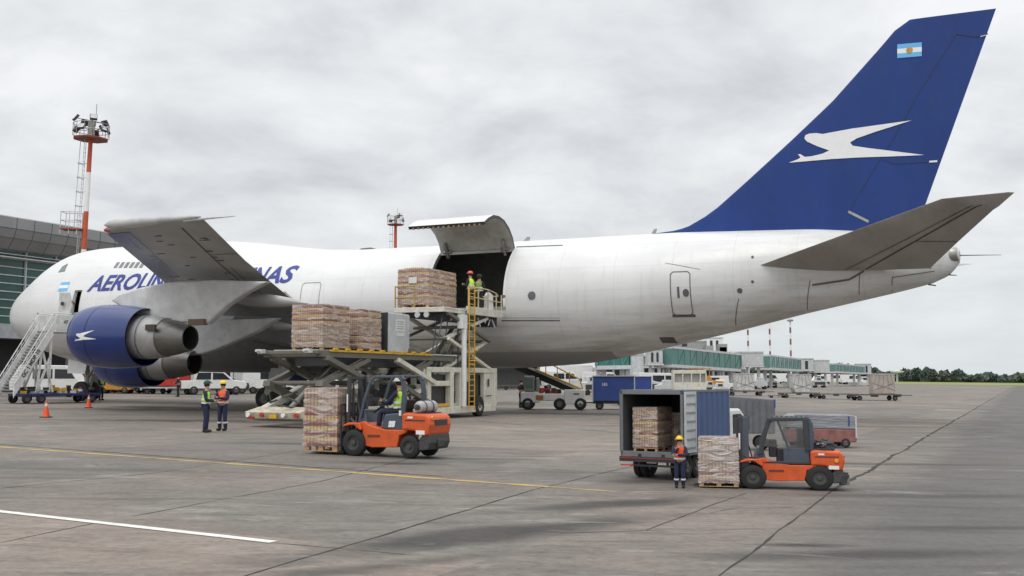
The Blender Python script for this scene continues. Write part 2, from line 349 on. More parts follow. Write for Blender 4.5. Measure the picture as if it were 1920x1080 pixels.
# ================================================================ AIRLINER
PL = thing('cargo_airliner', 'huge white four engine freighter jet with blue tail, parked with its side cargo door raised', 'airliner', NOSE, -PSI)
def sm(pts):
    xs = [p[0] for p in pts]; ys = [p[1] for p in pts]
    X = np.arange(0, 64.0, .1); Y = np.interp(X, xs, ys)
    k = np.ones(9)/9; Yp = np.pad(Y, 4, mode='edge'); Ys = np.convolve(Yp, k, 'valid'); wgt = np.clip(X/3, 0, 1)*np.clip((63.9-X)/2, 0, 1); Y = Y*(1-wgt)+Ys*wgt
    return lambda s: float(np.interp(s, X, Y))
ZT = sm([(0, 6.78), (.06, 7.08), (.2, 7.38), (.5, 7.75), (.96, 8.15), (2.0, 8.72), (2.9, 9.22), (4.05, 9.95), (5, 10.52), (5.9, 10.9), (7.2, 11.15), (8.8, 11.27), (12, 11.3), (18.5, 11.25), (20.5, 11.12), (22.5, 10.88), (25.4, 10.48), (27.5, 10.22), (30, 10.1), (36, 10.05), (50, 10.02), (57, 9.8), (60.5, 9.45), (63, 8.98), (63.6, 8.75), (63.86, 8.5)])
ZB = sm([(0, 6.62), (.06, 6.32), (.2, 6.0), (.5, 5.68), (1, 5.3), (2, 4.78), (3, 4.38), (4.2, 3.98), (6, 3.5), (8.5, 3.1), (12, 2.85), (17.5, 2.78), (38, 2.75), (41, 2.78), (44.4, 2.98), (46.3, 3.25), (48.8, 3.75), (52.9, 4.63), (56.6, 5.5), (59, 6.0), (61, 6.42), (62.8, 6.85), (63.5, 7.25), (63.86, 7.8)])
WD = lambda s: (3.62*max(0.0006, 1-max(0, 1-s/9.0)**2)**.66) if s < 9 else float(np.interp(s, [9, 42, 46, 50, 54, 58, 61, 63, 63.86], [3.62, 3.62, 3.5, 3.2, 2.6, 1.85, 1.2, .7, .3]))
ZC = lambda s: float(np.interp(s, [0, 1, 3, 9, 42, 48, 52, 57, 61, 63.86], [6.7, 6.6, 6.5, 6.4, 6.4, 6.75, 7.2, 7.8, 8.1, 8.2]))
def fus(s, th, off=0.0):
    zt, zb, wd, zc = ZT(s), ZB(s), WD(s), ZC(s); st = sin(th); hump = min(1, max(0, (zt-10.05)/1.2))*min(1, s/6)
    y = -(wd+off)*cos(th)*(1-.20*hump*max(0, st)**2); z = zc+((zt-zc)+off)*st if st > 0 else zc+((zc-zb)+off)*st
    return Vector((s, y, z))
def th_of(s, z):
    zt, zb, zc = ZT(s), ZB(s), ZC(s)
    q = (z-zc)/((zt-zc) if z > zc else (zc-zb)); return math.asin(max(-1, min(1, q)))
def fp(s, z, off=.012): return fus(s, th_of(s, z), off)
CD = (36.4, 41.05, 6.05, 9.40)      # main cargo door: s0 s1 z0 z1
PD = (A(141, 560, 3.3).x, A(155, 560, 3.3).x, 6.55, 8.05)     # forward passenger door
HOLES = [(c[0], c[1], th_of((c[0]+c[1])/2, c[2]), th_of((c[0]+c[1])/2, c[3])) for c in (CD, PD)]
st_ = list(np.unique(np.concatenate([[0, .03, .1, .2, .35, .5, .75, 1, 1.35, 1.7, 2.1, 2.6, 3.2], np.arange(3.8, 63.4, .6), [63.4, 63.65, 63.8, 63.86]])))
ths = list(np.linspace(-pi/2, 3*pi/2, 89)[:-1])
for h in HOLES:
    for x in h[:2]: i = min(range(len(st_)), key=lambda k: abs(st_[k]-x)); st_[i] = x
    for x in h[2:]: i = min(range(len(ths)), key=lambda k: abs(ths[k]-x)); ths[i] = x
m = MB(); n = len(ths)
vs = [fus(s, t) for s in st_ for t in ths]; fs = []
for k in range(len(st_)-1):
    for i in range(n):
        sc_ = (st_[k]+st_[k+1])/2; tcn = (ths[i]+(ths[i+1] if i < n-1 else 3*pi/2))/2
        if any(h[0] < sc_ < h[1] and h[2] < tcn < h[3] for h in HOLES): continue
        fs.append((k*n+i, k*n+(i+1) % n, (k+1)*n+(i+1) % n, (k+1)*n+i))
fs += [tuple(range(n-1, -1, -1)), tuple(range((len(st_)-1)*n, len(st_)*n))]
m.add(vs, fs)
def skin_mat():
    mt = bpy.data.materials.new('aircraft_skin'); mt.use_nodes = True; t = mt.node_tree; b = t.nodes['Principled BSDF']; L = t.links.new
    tcn = nn(t, 'ShaderNodeTexCoord'); sx = nn(t, 'ShaderNodeSeparateXYZ'); L(tcn.outputs['Object'], sx.inputs[0])
    def noise(sc_, st, det=6, ro=.6):
        mp = nn(t, 'ShaderNodeMapping'); mp.inputs['Scale'].default_value = st; L(tcn.outputs['Object'], mp.inputs[0])
        q = nn(t, 'ShaderNodeTexNoise'); q.inputs['Scale'].default_value = sc_; q.inputs['Detail'].default_value = det; q.inputs['Roughness'].default_value = ro; L(mp.outputs[0], q.inputs['Vector']); return q.outputs['Fac']
    def ramp(x, a, b_, c0=0, c1=1):
        r = nn(t, 'ShaderNodeMapRange'); r.inputs[1].default_value = a; r.inputs[2].default_value = b_; r.inputs[3].default_value = c0; r.inputs[4].default_value = c1; L(x, r.inputs[0]); return r.outputs[0]
    def mix(f, a, b_, typ='MIX'):
        q = nn(t, 'ShaderNodeMix', data_type='RGBA', blend_type=typ)
        for i, x in ((0, f), (6, a), (7, b_)):
            if isinstance(x, (float, int, tuple)): q.inputs[i].default_value = x if not isinstance(x, tuple) else x+(1,)
            else: L(x, q.inputs[i])
        return q.outputs[2]
    col = mix(ramp(noise(.35, (.5, 1, 1.2)), .3, .7), (.60, .60, .59), (.69, .69, .68))
    # soot and oil that runs aft low on the body and behind the tailplane
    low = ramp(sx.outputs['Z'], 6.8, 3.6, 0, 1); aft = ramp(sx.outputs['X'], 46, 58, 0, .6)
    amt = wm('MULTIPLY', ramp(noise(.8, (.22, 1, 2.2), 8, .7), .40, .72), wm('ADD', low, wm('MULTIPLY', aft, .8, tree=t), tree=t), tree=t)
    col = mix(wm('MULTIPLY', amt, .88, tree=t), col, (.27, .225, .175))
    # rain streaks running down the sides, rivet rows
    stk = wm('MULTIPLY', ramp(noise(2.2, (1.6, 1, .12), 5, .65), .55, .75, 0, .30), ramp(sx.outputs['Z'], 10.5, 7.5), tree=t); col = mix(stk, col, (.36, .34, .30))
    pat = ramp(noise(.55, (.35, 1, 2.5), 3, .5), .54, .56, 0, .09); col = mix(pat, col, (.42, .42, .40))
    # grey paint of the lower lobe
    g1 = wm('MULTIPLY', wm('LESS_THAN', sx.outputs['Z'], wm('ADD', 3.62, 0.0, tree=t), tree=t), wm('LESS_THAN', sx.outputs['X'], 46.5, tree=t), tree=t)
    g1 = wm('MULTIPLY', g1, wm('GREATER_THAN', sx.outputs['X'], 12, tree=t), tree=t)
    col = mix(g1, col, (.30, .30, .29))
    # skin joints: frames and stringer lap lines
    fr = wm('LESS_THAN', wm('ABSOLUTE', wm('SUBTRACT', wm('FRACT', wm('DIVIDE', sx.outputs['X'], 3.05, tree=t), tree=t), .5, tree=t), tree=t), .004, tree=t)
    fz = wm('LESS_THAN', wm('ABSOLUTE', wm('SUBTRACT', wm('FRACT', wm('DIVIDE', sx.outputs['Z'], 1.23, tree=t), tree=t), .5, tree=t), tree=t), .006, tree=t)
    col = mix(wm('MULTIPLY', wm('MAXIMUM', fr, fz, tree=t), .28, tree=t), col, (.25, .24, .22))
    L(col, b.inputs['Base Color']); L(ramp(noise(1.5, (1, 1, 1)), .3, .7, .28, .45), b.inputs['Roughness'])
    bu = nn(t, 'ShaderNodeBump'); bu.inputs['Strength'].default_value = .12; bu.inputs['Distance'].default_value = .02; L(noise(1.1, (1, .6, .6), 2), bu.inputs['Height']); L(bu.outputs[0], b.inputs['Normal'])
    return mt
skinm = skin_mat()
fo = m.build('fuselage', skinm, PL, smooth=50)
FT = BVHTree.FromPolygons([Vector(v) for v in m.v], m.f)
wingm = pm('wing_underside_metal', (.40, .395, .38), .38, metal=.1, var=.22, scale=.5, dirt=.35, stretch=(1, .35, 1), dcol=(.20, .18, .15))
tailm = pm('tailplane_metal', (.36, .335, .31), .42, metal=.1, var=.2, scale=.6, dirt=.4, stretch=(1, .35, 1), dcol=(.19, .165, .14))
bluet = pm('tail_blue_paint', (.011, .038, .18), .5, spec=.3, var=.16, scale=.45, dirt=.45, dcol=(.025, .055, .15), coat=0, stretch=(1, 1, .4))
bluee = pm('cowl_blue_paint', (.004, .022, .14), .22, var=.15, scale=.6, coat=.35)
seam = pm('panel_seam', (.10, .10, .10), .7)
# inner lining and deck seen through the door
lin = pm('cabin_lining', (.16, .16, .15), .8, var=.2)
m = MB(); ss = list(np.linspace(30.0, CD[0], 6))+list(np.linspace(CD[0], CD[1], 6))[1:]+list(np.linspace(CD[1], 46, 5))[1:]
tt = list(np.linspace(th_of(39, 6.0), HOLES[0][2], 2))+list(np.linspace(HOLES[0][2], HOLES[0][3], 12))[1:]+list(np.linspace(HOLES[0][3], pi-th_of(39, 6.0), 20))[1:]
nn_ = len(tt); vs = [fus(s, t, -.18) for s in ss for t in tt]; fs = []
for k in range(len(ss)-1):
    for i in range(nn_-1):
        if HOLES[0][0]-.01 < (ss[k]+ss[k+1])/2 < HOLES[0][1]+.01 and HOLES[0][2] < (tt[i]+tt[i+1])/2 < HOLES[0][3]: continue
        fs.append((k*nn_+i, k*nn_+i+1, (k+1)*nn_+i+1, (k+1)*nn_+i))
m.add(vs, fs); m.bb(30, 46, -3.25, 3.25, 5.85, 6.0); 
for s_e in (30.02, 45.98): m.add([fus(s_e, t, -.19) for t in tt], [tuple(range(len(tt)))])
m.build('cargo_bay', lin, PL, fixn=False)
m = MB(); q = [Vector((CD[0], 0, 0))]
def rim(m, s0, s1, t0, t1, depth=-.2, mat=0, steps=14):
    for s in (s0, s1):
        vs = []
        for i in range(steps+1):
            t = t0+(t1-t0)*i/steps; vs += [fus(s, t, .015), fus(s, t, depth)]
        m.add(vs, [(2*i, 2*i+1, 2*i+3, 2*i+2) for i in range(steps)], mat)
    for t in (t0, t1):
        m.add([fus(s0, t, .015), fus(s0, t, depth), fus(s1, t, depth), fus(s1, t, .015)], [(0, 1, 2, 3)], mat)
rim(m, *HOLES[0]); 
def band(m, s0, s1, t0, t1, off, mat=0, ns=2, ntt=2):
    vs = [fus(s0+(s1-s0)*a/ns, t0+(t1-t0)*b_/ntt, off) for a in range(ns+1) for b_ in range(ntt+1)]
    m.add(vs, [(a*(ntt+1)+b_, a*(ntt+1)+b_+1, (a+1)*(ntt+1)+b_+1, (a+1)*(ntt+1)+b_) for a in range(ns) for b_ in range(ntt)], mat)
band(m, CD[0]-.16, CD[0], HOLES[0][2], HOLES[0][3], .02, 1, 1, 14); band(m, CD[1], CD[1]+.16, HOLES[0][2], HOLES[0][3], .02, 1, 1, 14)
band(m, CD[0]-.16, CD[1]+.16, HOLES[0][2]-.05, HOLES[0][2], .02, 0, 10, 1)
m.build('cargo_door_frame', [greyp, white], PL, smooth=30, fixn=False)
# raised cargo door, hinged at its top edge
hy = fus(39, HOLES[0][3]).y; hz_ = CD[3]
prof = [(0, 0), (.28, .55), (.75, 1.0), (1.35, 1.32), (2.0, 1.45), (2.7, 1.42), (3.35, 1.18), (3.8, .92)]
m = MB(); s0, s1 = CD[0]+.02, CD[1]-.02; vs = []; k = len(prof)
nrmls = []
for i, (p, z) in enumerate(prof):
    a_ = prof[max(0, i-1)]; b_ = prof[min(k-1, i+1)]; dx, dz = b_[0]-a_[0], b_[1]-a_[1]; l = hypot(dx, dz); nrmls.append((-dz/l, dx/l))
for s in (s0, s1):
    for j, (p, z) in enumerate(prof): vs.append((s, hy-p-nrmls[j][0]*.09, hz_+z+nrmls[j][1]*.09))
    for j, (p, z) in enumerate(prof): vs.append((s, hy-p+nrmls[j][0]*.09, hz_+z-nrmls[j][1]*.09))
k2 = 2*k
m.add(vs, [(j, j+1, k2+j+1, k2+j) for j in range(k-1)], 0); m.add([], [], 0)
o_ = 0
m.f += [(k+j, k2+k+j, k2+k+j+1, k+j+1) for j in range(k-1)]; m.m += [1]*(k-1)
for b0 in (0, k2): m.f += [(b0+j, b0+k+j, b0+k+j+1, b0+j+1) for j in range(k-1)]; m.m += [2]*(k-1)
m.f += [(k-1, k2-1, 2*k2-1, k2+k-1), (0, k2, k2+k, k)]; m.m += [2, 2]
door = m.build('cargo_door', [skinm, pm('door_inner_lining', (.42, .41, .38), .5, dirt=.2), dark], PL, smooth=35)
m = MB()
for s in (s0+.5, s1-.5):
    m.beam((s, hy-.05, hz_-.35), (s, hy-.55, hz_+.45), .16, .2); m.cyl((s-.25, hy-.2, hz_-.05), (s+.25, hy-.2, hz_-.05), .1, n=8)
m.beam((s0, hy-.12, hz_-.12), (s1, hy-.12, hz_-.12), .14, .16); m.build('hinge', steel, door, bevel=.01)
m = MB()
for s in (38.0, 38.3, 39.5): m.cyl((s, hy-2.3, hz_+1.3), (s, hy-2.3, hz_+1.2), .1, n=8)
for s in np.linspace(s0+.3, s1-.3, 14): m.box((s, hy-3.78, hz_+.86), (.09, .06, .1))
m.build('latch', pm('latch_brass', (.3, .18, .08), .5), door)
# right of the door: window plug, panel marks
m = MB(); P = []
def sline(m, pts, wd, off=.014, mat=0):     # a thin mark following the fuselage side through (s,z) points
    for (a0, b0), (a1, b1) in zip(pts[:-1], pts[1:]):
        L = hypot(a1-a0, b1-b0); nx, nz = -(b1-b0)/L*wd/2, (a1-a0)/L*wd/2; k = max(1, int(L/.25)); vs = []
        for i in range(k+1):
            s, z = a0+(a1-a0)*i/k, b0+(b1-b0)*i/k; vs += [fp(s-nx, z-nz, off), fp(s+nx, z+nz, off)]
        m.add(vs, [(2*i, 2*i+1, 2*i+3, 2*i+2) for i in range(k)], mat)
def spx(u, v, d=3.4): 
    r = Vector(ray(u, v)); q = A(u, v, d); # march to the real skin
    for _ in range(6):
        y = fp(min(63, max(.5, q.x)), q.z).y; q = A(u, v, -y)
    return q.x, q.z
def rrect(s0, s1, z0, z1, r):
    return [(s0+r, z0), (s1-r, z0), (s1, z0+r), (s1, z1-r), (s1-r, z1), (s0+r, z1), (s0, z1-r), (s0, z0+r), (s0+r, z0)]
a0, b0 = spx(1257, 510), spx(1301, 594); sline(m, rrect(a0[0], b0[0], b0[1]+.1, a0[1], .12), .045); L5 = (a0[0], b0[0], b0[1]+.1, a0[1])
m.mark(); a0, b0 = spx(568, 531), spx(597, 575); sline(m, rrect(a0[0], b0[0], b0[1], a0[1], .12), .03)
m.mark(); sline(m, [spx(968, 463), spx(1055, 460)], .05); m.mark(); sline(m, [spx(940, 601), spx(1050, 601)], .06)
m.mark(); sline(m, [spx(940, 596), spx(1050, 596)], .02)
m.mark(); sline(m, [spx(1247, 493), spx(1313, 505)], .02)
for u in (1412, 1500, 1700): pass
m.build_each('panel_line', seam, PL, fixn=False)
m = MB(); sline(m, [(L5[0]-.05, L5[2]-.03), (L5[1]+.1, L5[2]-.03)], .13, .03)
def spatch(m, s0, s1, z0, z1, off=.02, mat=0, n1=2, n2=3, rnd=0):
    m.mark(); vs = [fp(s0+(s1-s0)*a/n1, z0+(z1-z0)*b_/n2, off) for a in range(n1+1) for b_ in range(n2+1)]
    m.add(vs, [(a*(n2+1)+b_, a*(n2+1)+b_+1, (a+1)*(n2+1)+b_+1, (a+1)*(n2+1)+b_) for a in range(n1) for b_ in range(n2)], mat)
def sdisc(m, s, z, r, rz_=None, off=.02, mat=0, nq=14):
    if mat == 0: m.mark()
    rz_ = rz_ or r; vs = [fp(s, z, off)]+[fp(s+r*cos(2*pi*i/nq), z+rz_*sin(2*pi*i/nq), off) for i in range(nq)]
    m.add(vs, [(0, 1+i, 1+(i+1) % nq) for i in range(nq)], mat)
q = spx(1286, 549); sdisc(m, q[0], q[1], .16, .2); q = spx(1272, 548); spatch(m, q[0]-.06, q[0]+.05, q[1]-.28, q[1]+.28)
q = spx(1387, 545); sdisc(m, q[0], q[1], .13); 
for (u, v, r) in ((1411, 482, .07), (1411, 528, .07), (945, 556, .09), (71, 588, .07), (64, 603, .1), (63, 614, .08)): q = spx(u, v, 3); sdisc(m, q[0], q[1], r)
q = spx(1253, 638, 2.5); spatch(m, q[0]-.35, q[0]+.35, q[1]-.12, q[1]+.16)
m.build_each('service_panel', seam, PL, fixn=False)
m = MB(); q = spx(997, 554); sdisc(m, q[0], q[1], .22, .22, .03, 1, 18); sdisc(m, q[0], q[1], .17, .17, .035, 0, 18)
m.build('porthole', [pm('porthole_glass', (.12, .12, .13), .2), seam], PL, fixn=False)
m = MB()
for i, u in enumerate((219, 228.5, 238, 247.5, 257, 266.5)): q = spx(u, 497, 3); spatch(m, q[0]-.15, q[0]+.13, q[1]-.2, q[1]+.2, .02)
m.build_each('window', pm('cabin_window', (.16, .17, .18), .2), PL, fixn=False)
m = MB(); a_, b_, c_, d_ = [spx(*q) for q in ((109, 511), (121, 509), (128, 494), (117, 500))]
m.add([fp(*a_, .025), fp(*b_, .025), fp(*c_, .025), fp(*d_, .025)], [(0, 1, 2, 3)])
m.build('cockpit_window', glassg, PL, fixn=False)
# lettering
def wrap_text(body, s_start, z0, size, name, mat, parent, width=None):
    me = text_mesh(body, 1.0, .28, .028); xs = [v.co.x for v in me.vertices]; ys = [v.co.y for v in me.vertices]
    X0, WX = min(xs), max(xs)-min(xs)
    def adv(t_): q = text_mesh(t_, 1.0, .28, .028); w_ = max(v.co.x for v in q.vertices); bpy.data.meshes.remove(q); return (w_-X0)/WX
    tot_ = spx(550, 531)[0]-s_start; fx = lambda u, v: (spx(u, v)[0]-s_start)/tot_
    xp = [0, adv('AERO'), adv('AEROLI'), adv('AEROLIN'), adv('AEROLINEAS ARGENTI'), adv('AEROLINEAS ARGENTIN'), adv('AEROLINEAS ARGENTINA'), 1]
    fp_ = [0, fx(257, 543), fx(283, 541), fx(306, 540), fx(472, 534), fx(498, 533), fx(522, 532), 1]
    for v in me.vertices: v.co.x = X0+WX*float(np.interp((v.co.x-X0)/WX, xp, fp_))
    kx = width/(max(xs)-min(xs)); ky = size/(max(ys)-min(ys)); x0, y0 = min(xs), min(ys)
    bm = bmesh.new(); bm.from_mesh(me)
    for i in range(1, 9):
        bmesh.ops.bisect_plane(bm, geom=bm.verts[:]+bm.edges[:]+bm.faces[:], plane_co=(0, y0+(max(ys)-y0)*i/9, 0), plane_no=(0, 1, 0))
    for v in bm.verts: v.co = fp(s_start+(v.co.x-x0)*kx, z0+(v.co.y-y0)*ky, .02)
    me2 = bpy.data.meshes.new(name); bm.to_mesh(me2); bm.free(); me2.materials.append(mat)
    o = bpy.data.objects.new(name, me2); C.objects.link(o); o.parent = parent; return o
ta, tb = spx(162, 547, 3.4), spx(550, 531, 3.4); tt_ = spx(205, 517, 3.4)
print('TEXT', ta, tb, tt_)
lettm = pm('lettering_blue', (.02, .035, .22), .4)
wrap_text('AEROLINEAS ARGENTINAS', ta[0], (ta[1]+tb[1])/2, 1.12, 'airline_lettering', lettm, PL, width=tb[0]-ta[0])
# small flags
flb = pm('flag_pale_blue', (.12, .42, .72), .5, var=.03); flw = pm('flag_white', (.75, .75, .75), .5, var=.02); fly = pm('flag_sun', (.55, .28, .04), .5)
m = MB(); q = spx(120, 538, 3.2); 
for i, mt in enumerate((0, 1, 0)): spatch(m, q[0]-.45, q[0]+.4, q[1]-.3+.21*i, q[1]-.09+.21*i, .02, mt, 2, 1)
m.build('small_flag', [flb, flw], PL, fixn=False)
# fin
finpx = [(1222, 438), (1258, 434), (1285, 427), (1305, 418), (1340, 394), (1395, 345), (1480, 267), (1560, 191), (1650, 90), (1678, 57), (1690, 45), (1706, 39), (1868, 15), (1735, 384), (1725, 400)]
P = [A(u, v, 0) for u, v in finpx]
le = P[:12]; te_top, te_bot = P[12], P[13]
m = MB(); zs = [p.z for p in le]; zs_l = [9.6, 10.05, 10.10, 10.16, 10.25]+list(np.linspace(10.36, te_top.z-.02, 22)); 
def fin_le(z): return float(np.interp(z, zs, [p.x for p in le]))
def fin_te(z): return te_bot.x+(te_top.x-te_bot.x)*(z-te_bot.z)/(te_top.z-te_bot.z)
rings = []
def aero(c): return 2.6*(.2969*sqrt(c)-.126*c-.3516*c*c+.2843*c**3-.1036*c**4)
cs = [0, .01, .03, .07, .13, .22, .34, .48, .62, .76, .88, 1.0]
def ftop(z, c): # tip slopes forward
    return z
for j, z in enumerate(zs_l):
    f = (z-zs_l[0])/(zs_l[-1]-zs_l[0]); a_ = fin_le(min(z, le[-1].z)) if z <= le[-1].z else fin_le(z)
    b_ = fin_te(z); th = .62*(1-f)+.26*f; ch = b_-a_
    up = [Vector((a_+c*ch, -th*aero(c)/2*1.0, z)) for c in cs]; dn = [Vector((a_+c*ch, th*aero(c)/2, z)) for c in cs[::-1][:-1]]
    rings.append(up+dn[:])
# slope the topmost ring so that the tip rises aft
m.loft(rings, cap=True)
fin = m.build('tail_fin', [bluet], PL, smooth=40)
FN = BVHTree.FromPolygons([Vector(v) for v in m.v], m.f)
def project_poly(poly, tree, name, mats, parent, off=.015, step=.4, mat=0, y0=-40):
    bm = bmesh.new(); vs = [bm.verts.new((s, 0, z)) for s, z in poly]; bm.faces.new(vs); bm.normal_update(); bmesh.ops.triangulate(bm, faces=bm.faces[:])
    ss = [p[0] for p in poly]; zs_ = [p[1] for p in poly]
    x = min(ss)+step
    while x < max(ss): bmesh.ops.bisect_plane(bm, geom=bm.verts[:]+bm.edges[:]+bm.faces[:], plane_co=(x, 0, 0), plane_no=(1, 0, 0)); x += step
    x = min(zs_)+step
    while x < max(zs_): bmesh.ops.bisect_plane(bm, geom=bm.verts[:]+bm.edges[:]+bm.faces[:], plane_co=(0, 0, x), plane_no=(0, 0, 1)); x += step
    for v in bm.verts:
        h = tree.ray_cast(Vector((v.co.x, y0, v.co.z)), Vector((0, 1, 0)))
        if h[0] is not None: v.co.y = h[0].y-off
        else: v.co.y = -.1
    me = bpy.data.meshes.new(name); bm.to_mesh(me); bm.free(); me.materials.append(mats)
    o = bpy.data.objects.new(name, me); C.objects.link(o); o.parent = parent; return o
def asz(u, v, d): q = A(u, v, d); return (q.x, q.z)
BIRD = [(1478, 304), (1496, 297), (1500, 294), (1495, 288), (1500, 288), (1508, 293), (1520, 292), (1541, 287), (1554, 281), (1529, 272), (1512, 264), (1507, 258), (1509, 252), (1517, 249), (1530, 248), (1541, 250), (1595, 240), (1709, 224), (1690, 230), (1640, 246), (1606, 258), (1593, 266), (1598, 272), (1625, 276), (1732, 289), (1695, 291), (1610, 294), (1559, 297)]
project_poly([asz(u, v, .25) for u, v in BIRD], FN, 'tail_emblem', decalw, fin, .03)
for k_, (c0, c1) in enumerate(((0, 1), (2, 3))): pass
def lerp(a, b, t): return a+(b-a)*t
f0, f1, f2, f3 = asz(1682, 82, .18), asz(1728, 78, .18), asz(1728, 104, .18), asz(1682, 108, .18)
for i, mt in ((0, flb), (1, flw), (2, flb)):
    t0, t1 = i/3, (i+1)/3
    q = [tuple(lerp(f0[j], f3[j], t0) for j in (0, 1)), tuple(lerp(f1[j], f2[j], t0) for j in (0, 1)), tuple(lerp(f1[j], f2[j], t1) for j in (0, 1)), tuple(lerp(f0[j], f3[j], t1) for j in (0, 1))]
    project_poly(q, FN, 'flag_stripe', mt, fin, .03)
cx, cz = asz(1705, 93, .18); project_poly([(cx+.16*cos(t), cz+.16*sin(t)) for t in np.linspace(0, 2*pi, 11)[:-1]], FN, 'flag_sun', fly, fin, .045)
def finline(pts, wd, name, mt):
    for a, b in zip(pts[:-1], pts[1:]):
        a, b = asz(*a, .2), asz(*b, .2); L = hypot(b[0]-a[0], b[1]-a[1]); nx, nz = -(b[1]-a[1])/L*wd/2, (b[0]-a[0])/L*wd/2
        yield [(a[0]-nx, a[1]-nz), (b[0]-nx, b[1]-nz), (b[0]+nx, b[1]+nz), (a[0]+nx, a[1]+nz)]
sb = pm('rudder_seam', (.012, .03, .10), .6)
for q in finline([(1792, 62), (1726, 165), (1672, 262), (1656, 286), (1590, 395)], .05, '', 0): project_poly(q, FN, 'rudder_hinge_line', sb, fin, .02, 1)
for q in finline([(1792, 61), (1828, 66), (1852, 62)], .06, '', 0): project_poly(q, FN, 'rudder_hinge_line', sb, fin, .025, 1)
for q in finline([(1654, 296), (1676, 306), (1745, 301)], .05, '', 0): project_poly(q, FN, 'rudder_hinge_line', sb, fin, .025, 1)
for q in finline([(1590, 396), (1628, 415)], .13, '', 0): project_poly(q, FN, 'rudder_hinge_line', pm('hinge_metal', (.3, .32, .28), .4), fin, .03, 1)
for (u0, v0, u1, v1) in ((1742, 302, 1757, 301), (1838, 66, 1853, 62)):
    for q in finline([(u0, v0), (u1, v1)], .09, '', 0): project_poly(q, FN, 'rudder_edge_fairing', decalw, fin, .035, 1)
# wings and tailplanes ------------------------------------------------
def surface(name, secs, mats, parent, sgn=1, cam_=.0, hinge=None):
    """sections: (x_le, z_le, x_te, z_te, distance from centreline, thickness)"""
    m = MB(); rings = []
    for xl, zl, xt, zt, d, th in secs:
        def pt(c, up): 
            return Vector((lerp(xl, xt, c), -d*sgn, lerp(zl, zt, c)+(th*aero(c)*(.62 if up else -.38))))
        rings.append([pt(c, 1) for c in cs]+[pt(c, 0) for c in cs[::-1][:-1]])
    m.loft(rings, cap=True); o = m.build(name, mats, parent, smooth=35)
    return o, BVHTree.FromPolygons([Vector(v) for v in m.v], m.f)
def W(u, v, d): q = A(u, v, d); return q.x, q.z
tl, tt2 = W(195, 430, 21.7), W(368, 412, 21.7); 
ml, mt2 = W(312, 531, 9.0), W(530, 547, 9.0)
sl_ = (ml[0]-tl[0])/(9-21.7); print('wing', tl, tt2, ml, mt2)
ml = (ml[0], ml[1]); rl = (ml[0]+sl_*(2.6-9), 6.1); rtt = (28.6, 5.5)
il = (lerp(ml[0], rl[0], .5), 6.95); it = (29.3, 6.25)
secs = [(rl[0], rl[1], rtt[0], rtt[1], 2.6, 1.5), (il[0], il[1], it[0], it[1], 5.8, 1.25), (ml[0], ml[1], mt2[0], mt2[1], 9.0, .85), (lerp(ml[0], tl[0], .5), lerp(ml[1], tl[1], .5), lerp(mt2[0], tt2[0], .5), lerp(mt2[1], tt2[1], .5), 15.35, .6), (tl[0], tl[1]-.12, tt2[0]+.25, tt2[1]+.0, 21.5, .85), (tl[0]+.3, tl[1]-.02, tt2[0]+.2, tt2[1]+.05, 21.85, .6)]
wing, WT = surface('wing', secs, [wingm], PL); surface('wing', secs, [wingm], PL, -1)
def wpt(t, c, off=.02):      # t 0 root..1 tip over the section list, c chord fraction, underside
    x = t*(len(secs)-2); i = min(len(secs)-3, int(x)); f = x-i; a, b = secs[i], secs[i+1]
    q = [lerp(a[j], b[j], f) for j in range(6)]
    return Vector((lerp(q[0], q[2], c), -q[4], lerp(q[1], q[3], c)-q[5]*aero(c)*.38-off))
def wband(m, t0, c0, t1, c1, wd, mat=0):
    k = 14; vs = []
    for i in range(k+1):
        t, c = lerp(t0, t1, i/k), lerp(c0, c1, i/k); p = wpt(t, c)
        n2 = wpt(min(1, t+.01), c+.01*(c1-c0)/max(1e-3, abs(t1-t0)) if abs(t1-t0) > 1e-3 else c)-p
        dv = Vector((1, 0, 0)) if abs(t1-t0) > 1e-3 else Vector((0, -1, 0)); vs += [p-dv*wd/2, p+dv*wd/2]
    m.add(vs, [(2*i, 2*i+1, 2*i+3, 2*i+2) for i in range(k)], mat)
m = MB(); wband(m, .45, .74, .98, .74, .07); wband(m, .5, .14, .98, .16, .06); wband(m, .62, .74, .62, .99, .07); wband(m, .8, .74, .8, .99, .06); wband(m, .45, .8, .7, .8, .05)
m.build('flap_gap', seam, wing, fixn=False)
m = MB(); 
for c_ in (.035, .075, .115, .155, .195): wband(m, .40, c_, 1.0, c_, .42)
m.build('leading_edge_reflection', pm('reflection_blue_grey', (.15, .165, .24), .3, var=.15), wing, fixn=False)  # reflection along the leading edge, painted on as dark blue-grey strips
m = MB(); pa_, pb_ = Vector((tl[0]+.1, -21.8, tl[1]+.16)), Vector((tt2[0]+.3, -21.8, tt2[1]+.1)); Lq = (pb_-pa_).length; m.lathe(pa_, pb_-pa_, [(Lq*t, max(.01,   .21*(1-t)**.5*min(1, (t*9)**.5)+.02)) for t in np.linspace(0, 1, 16)], 14); m.build('wing_tip_cap', pm('tip_cap_grey', (.40, .40, .39), .35, dirt=.25), wing, smooth=60)
m = MB(); a_ = A(366, 411, 21.75); b_ = A(441, 405, 21.75); m.cyl(a_-Vector((.6, 0, 0)), lerp(a_, b_, .15), .09, .07, 8); m.cyl(lerp(a_, b_, .15), b_, .06, .02, 8); m.build('fuel_dump_pipe', lgrey, wing)
m = MB(); m.lathe((tl[0]-.1, -21.6, tl[1]-.02), (1, -.1, .0), [(0, .01), (.06, .07), (.22, .11), (.4, .10), (.41, .01)], 12); m.build('navigation_light', pm('red_lamp_glass', (.5, .02, .02), .2), wing, smooth=40)
m = MB(); random.seed(3)
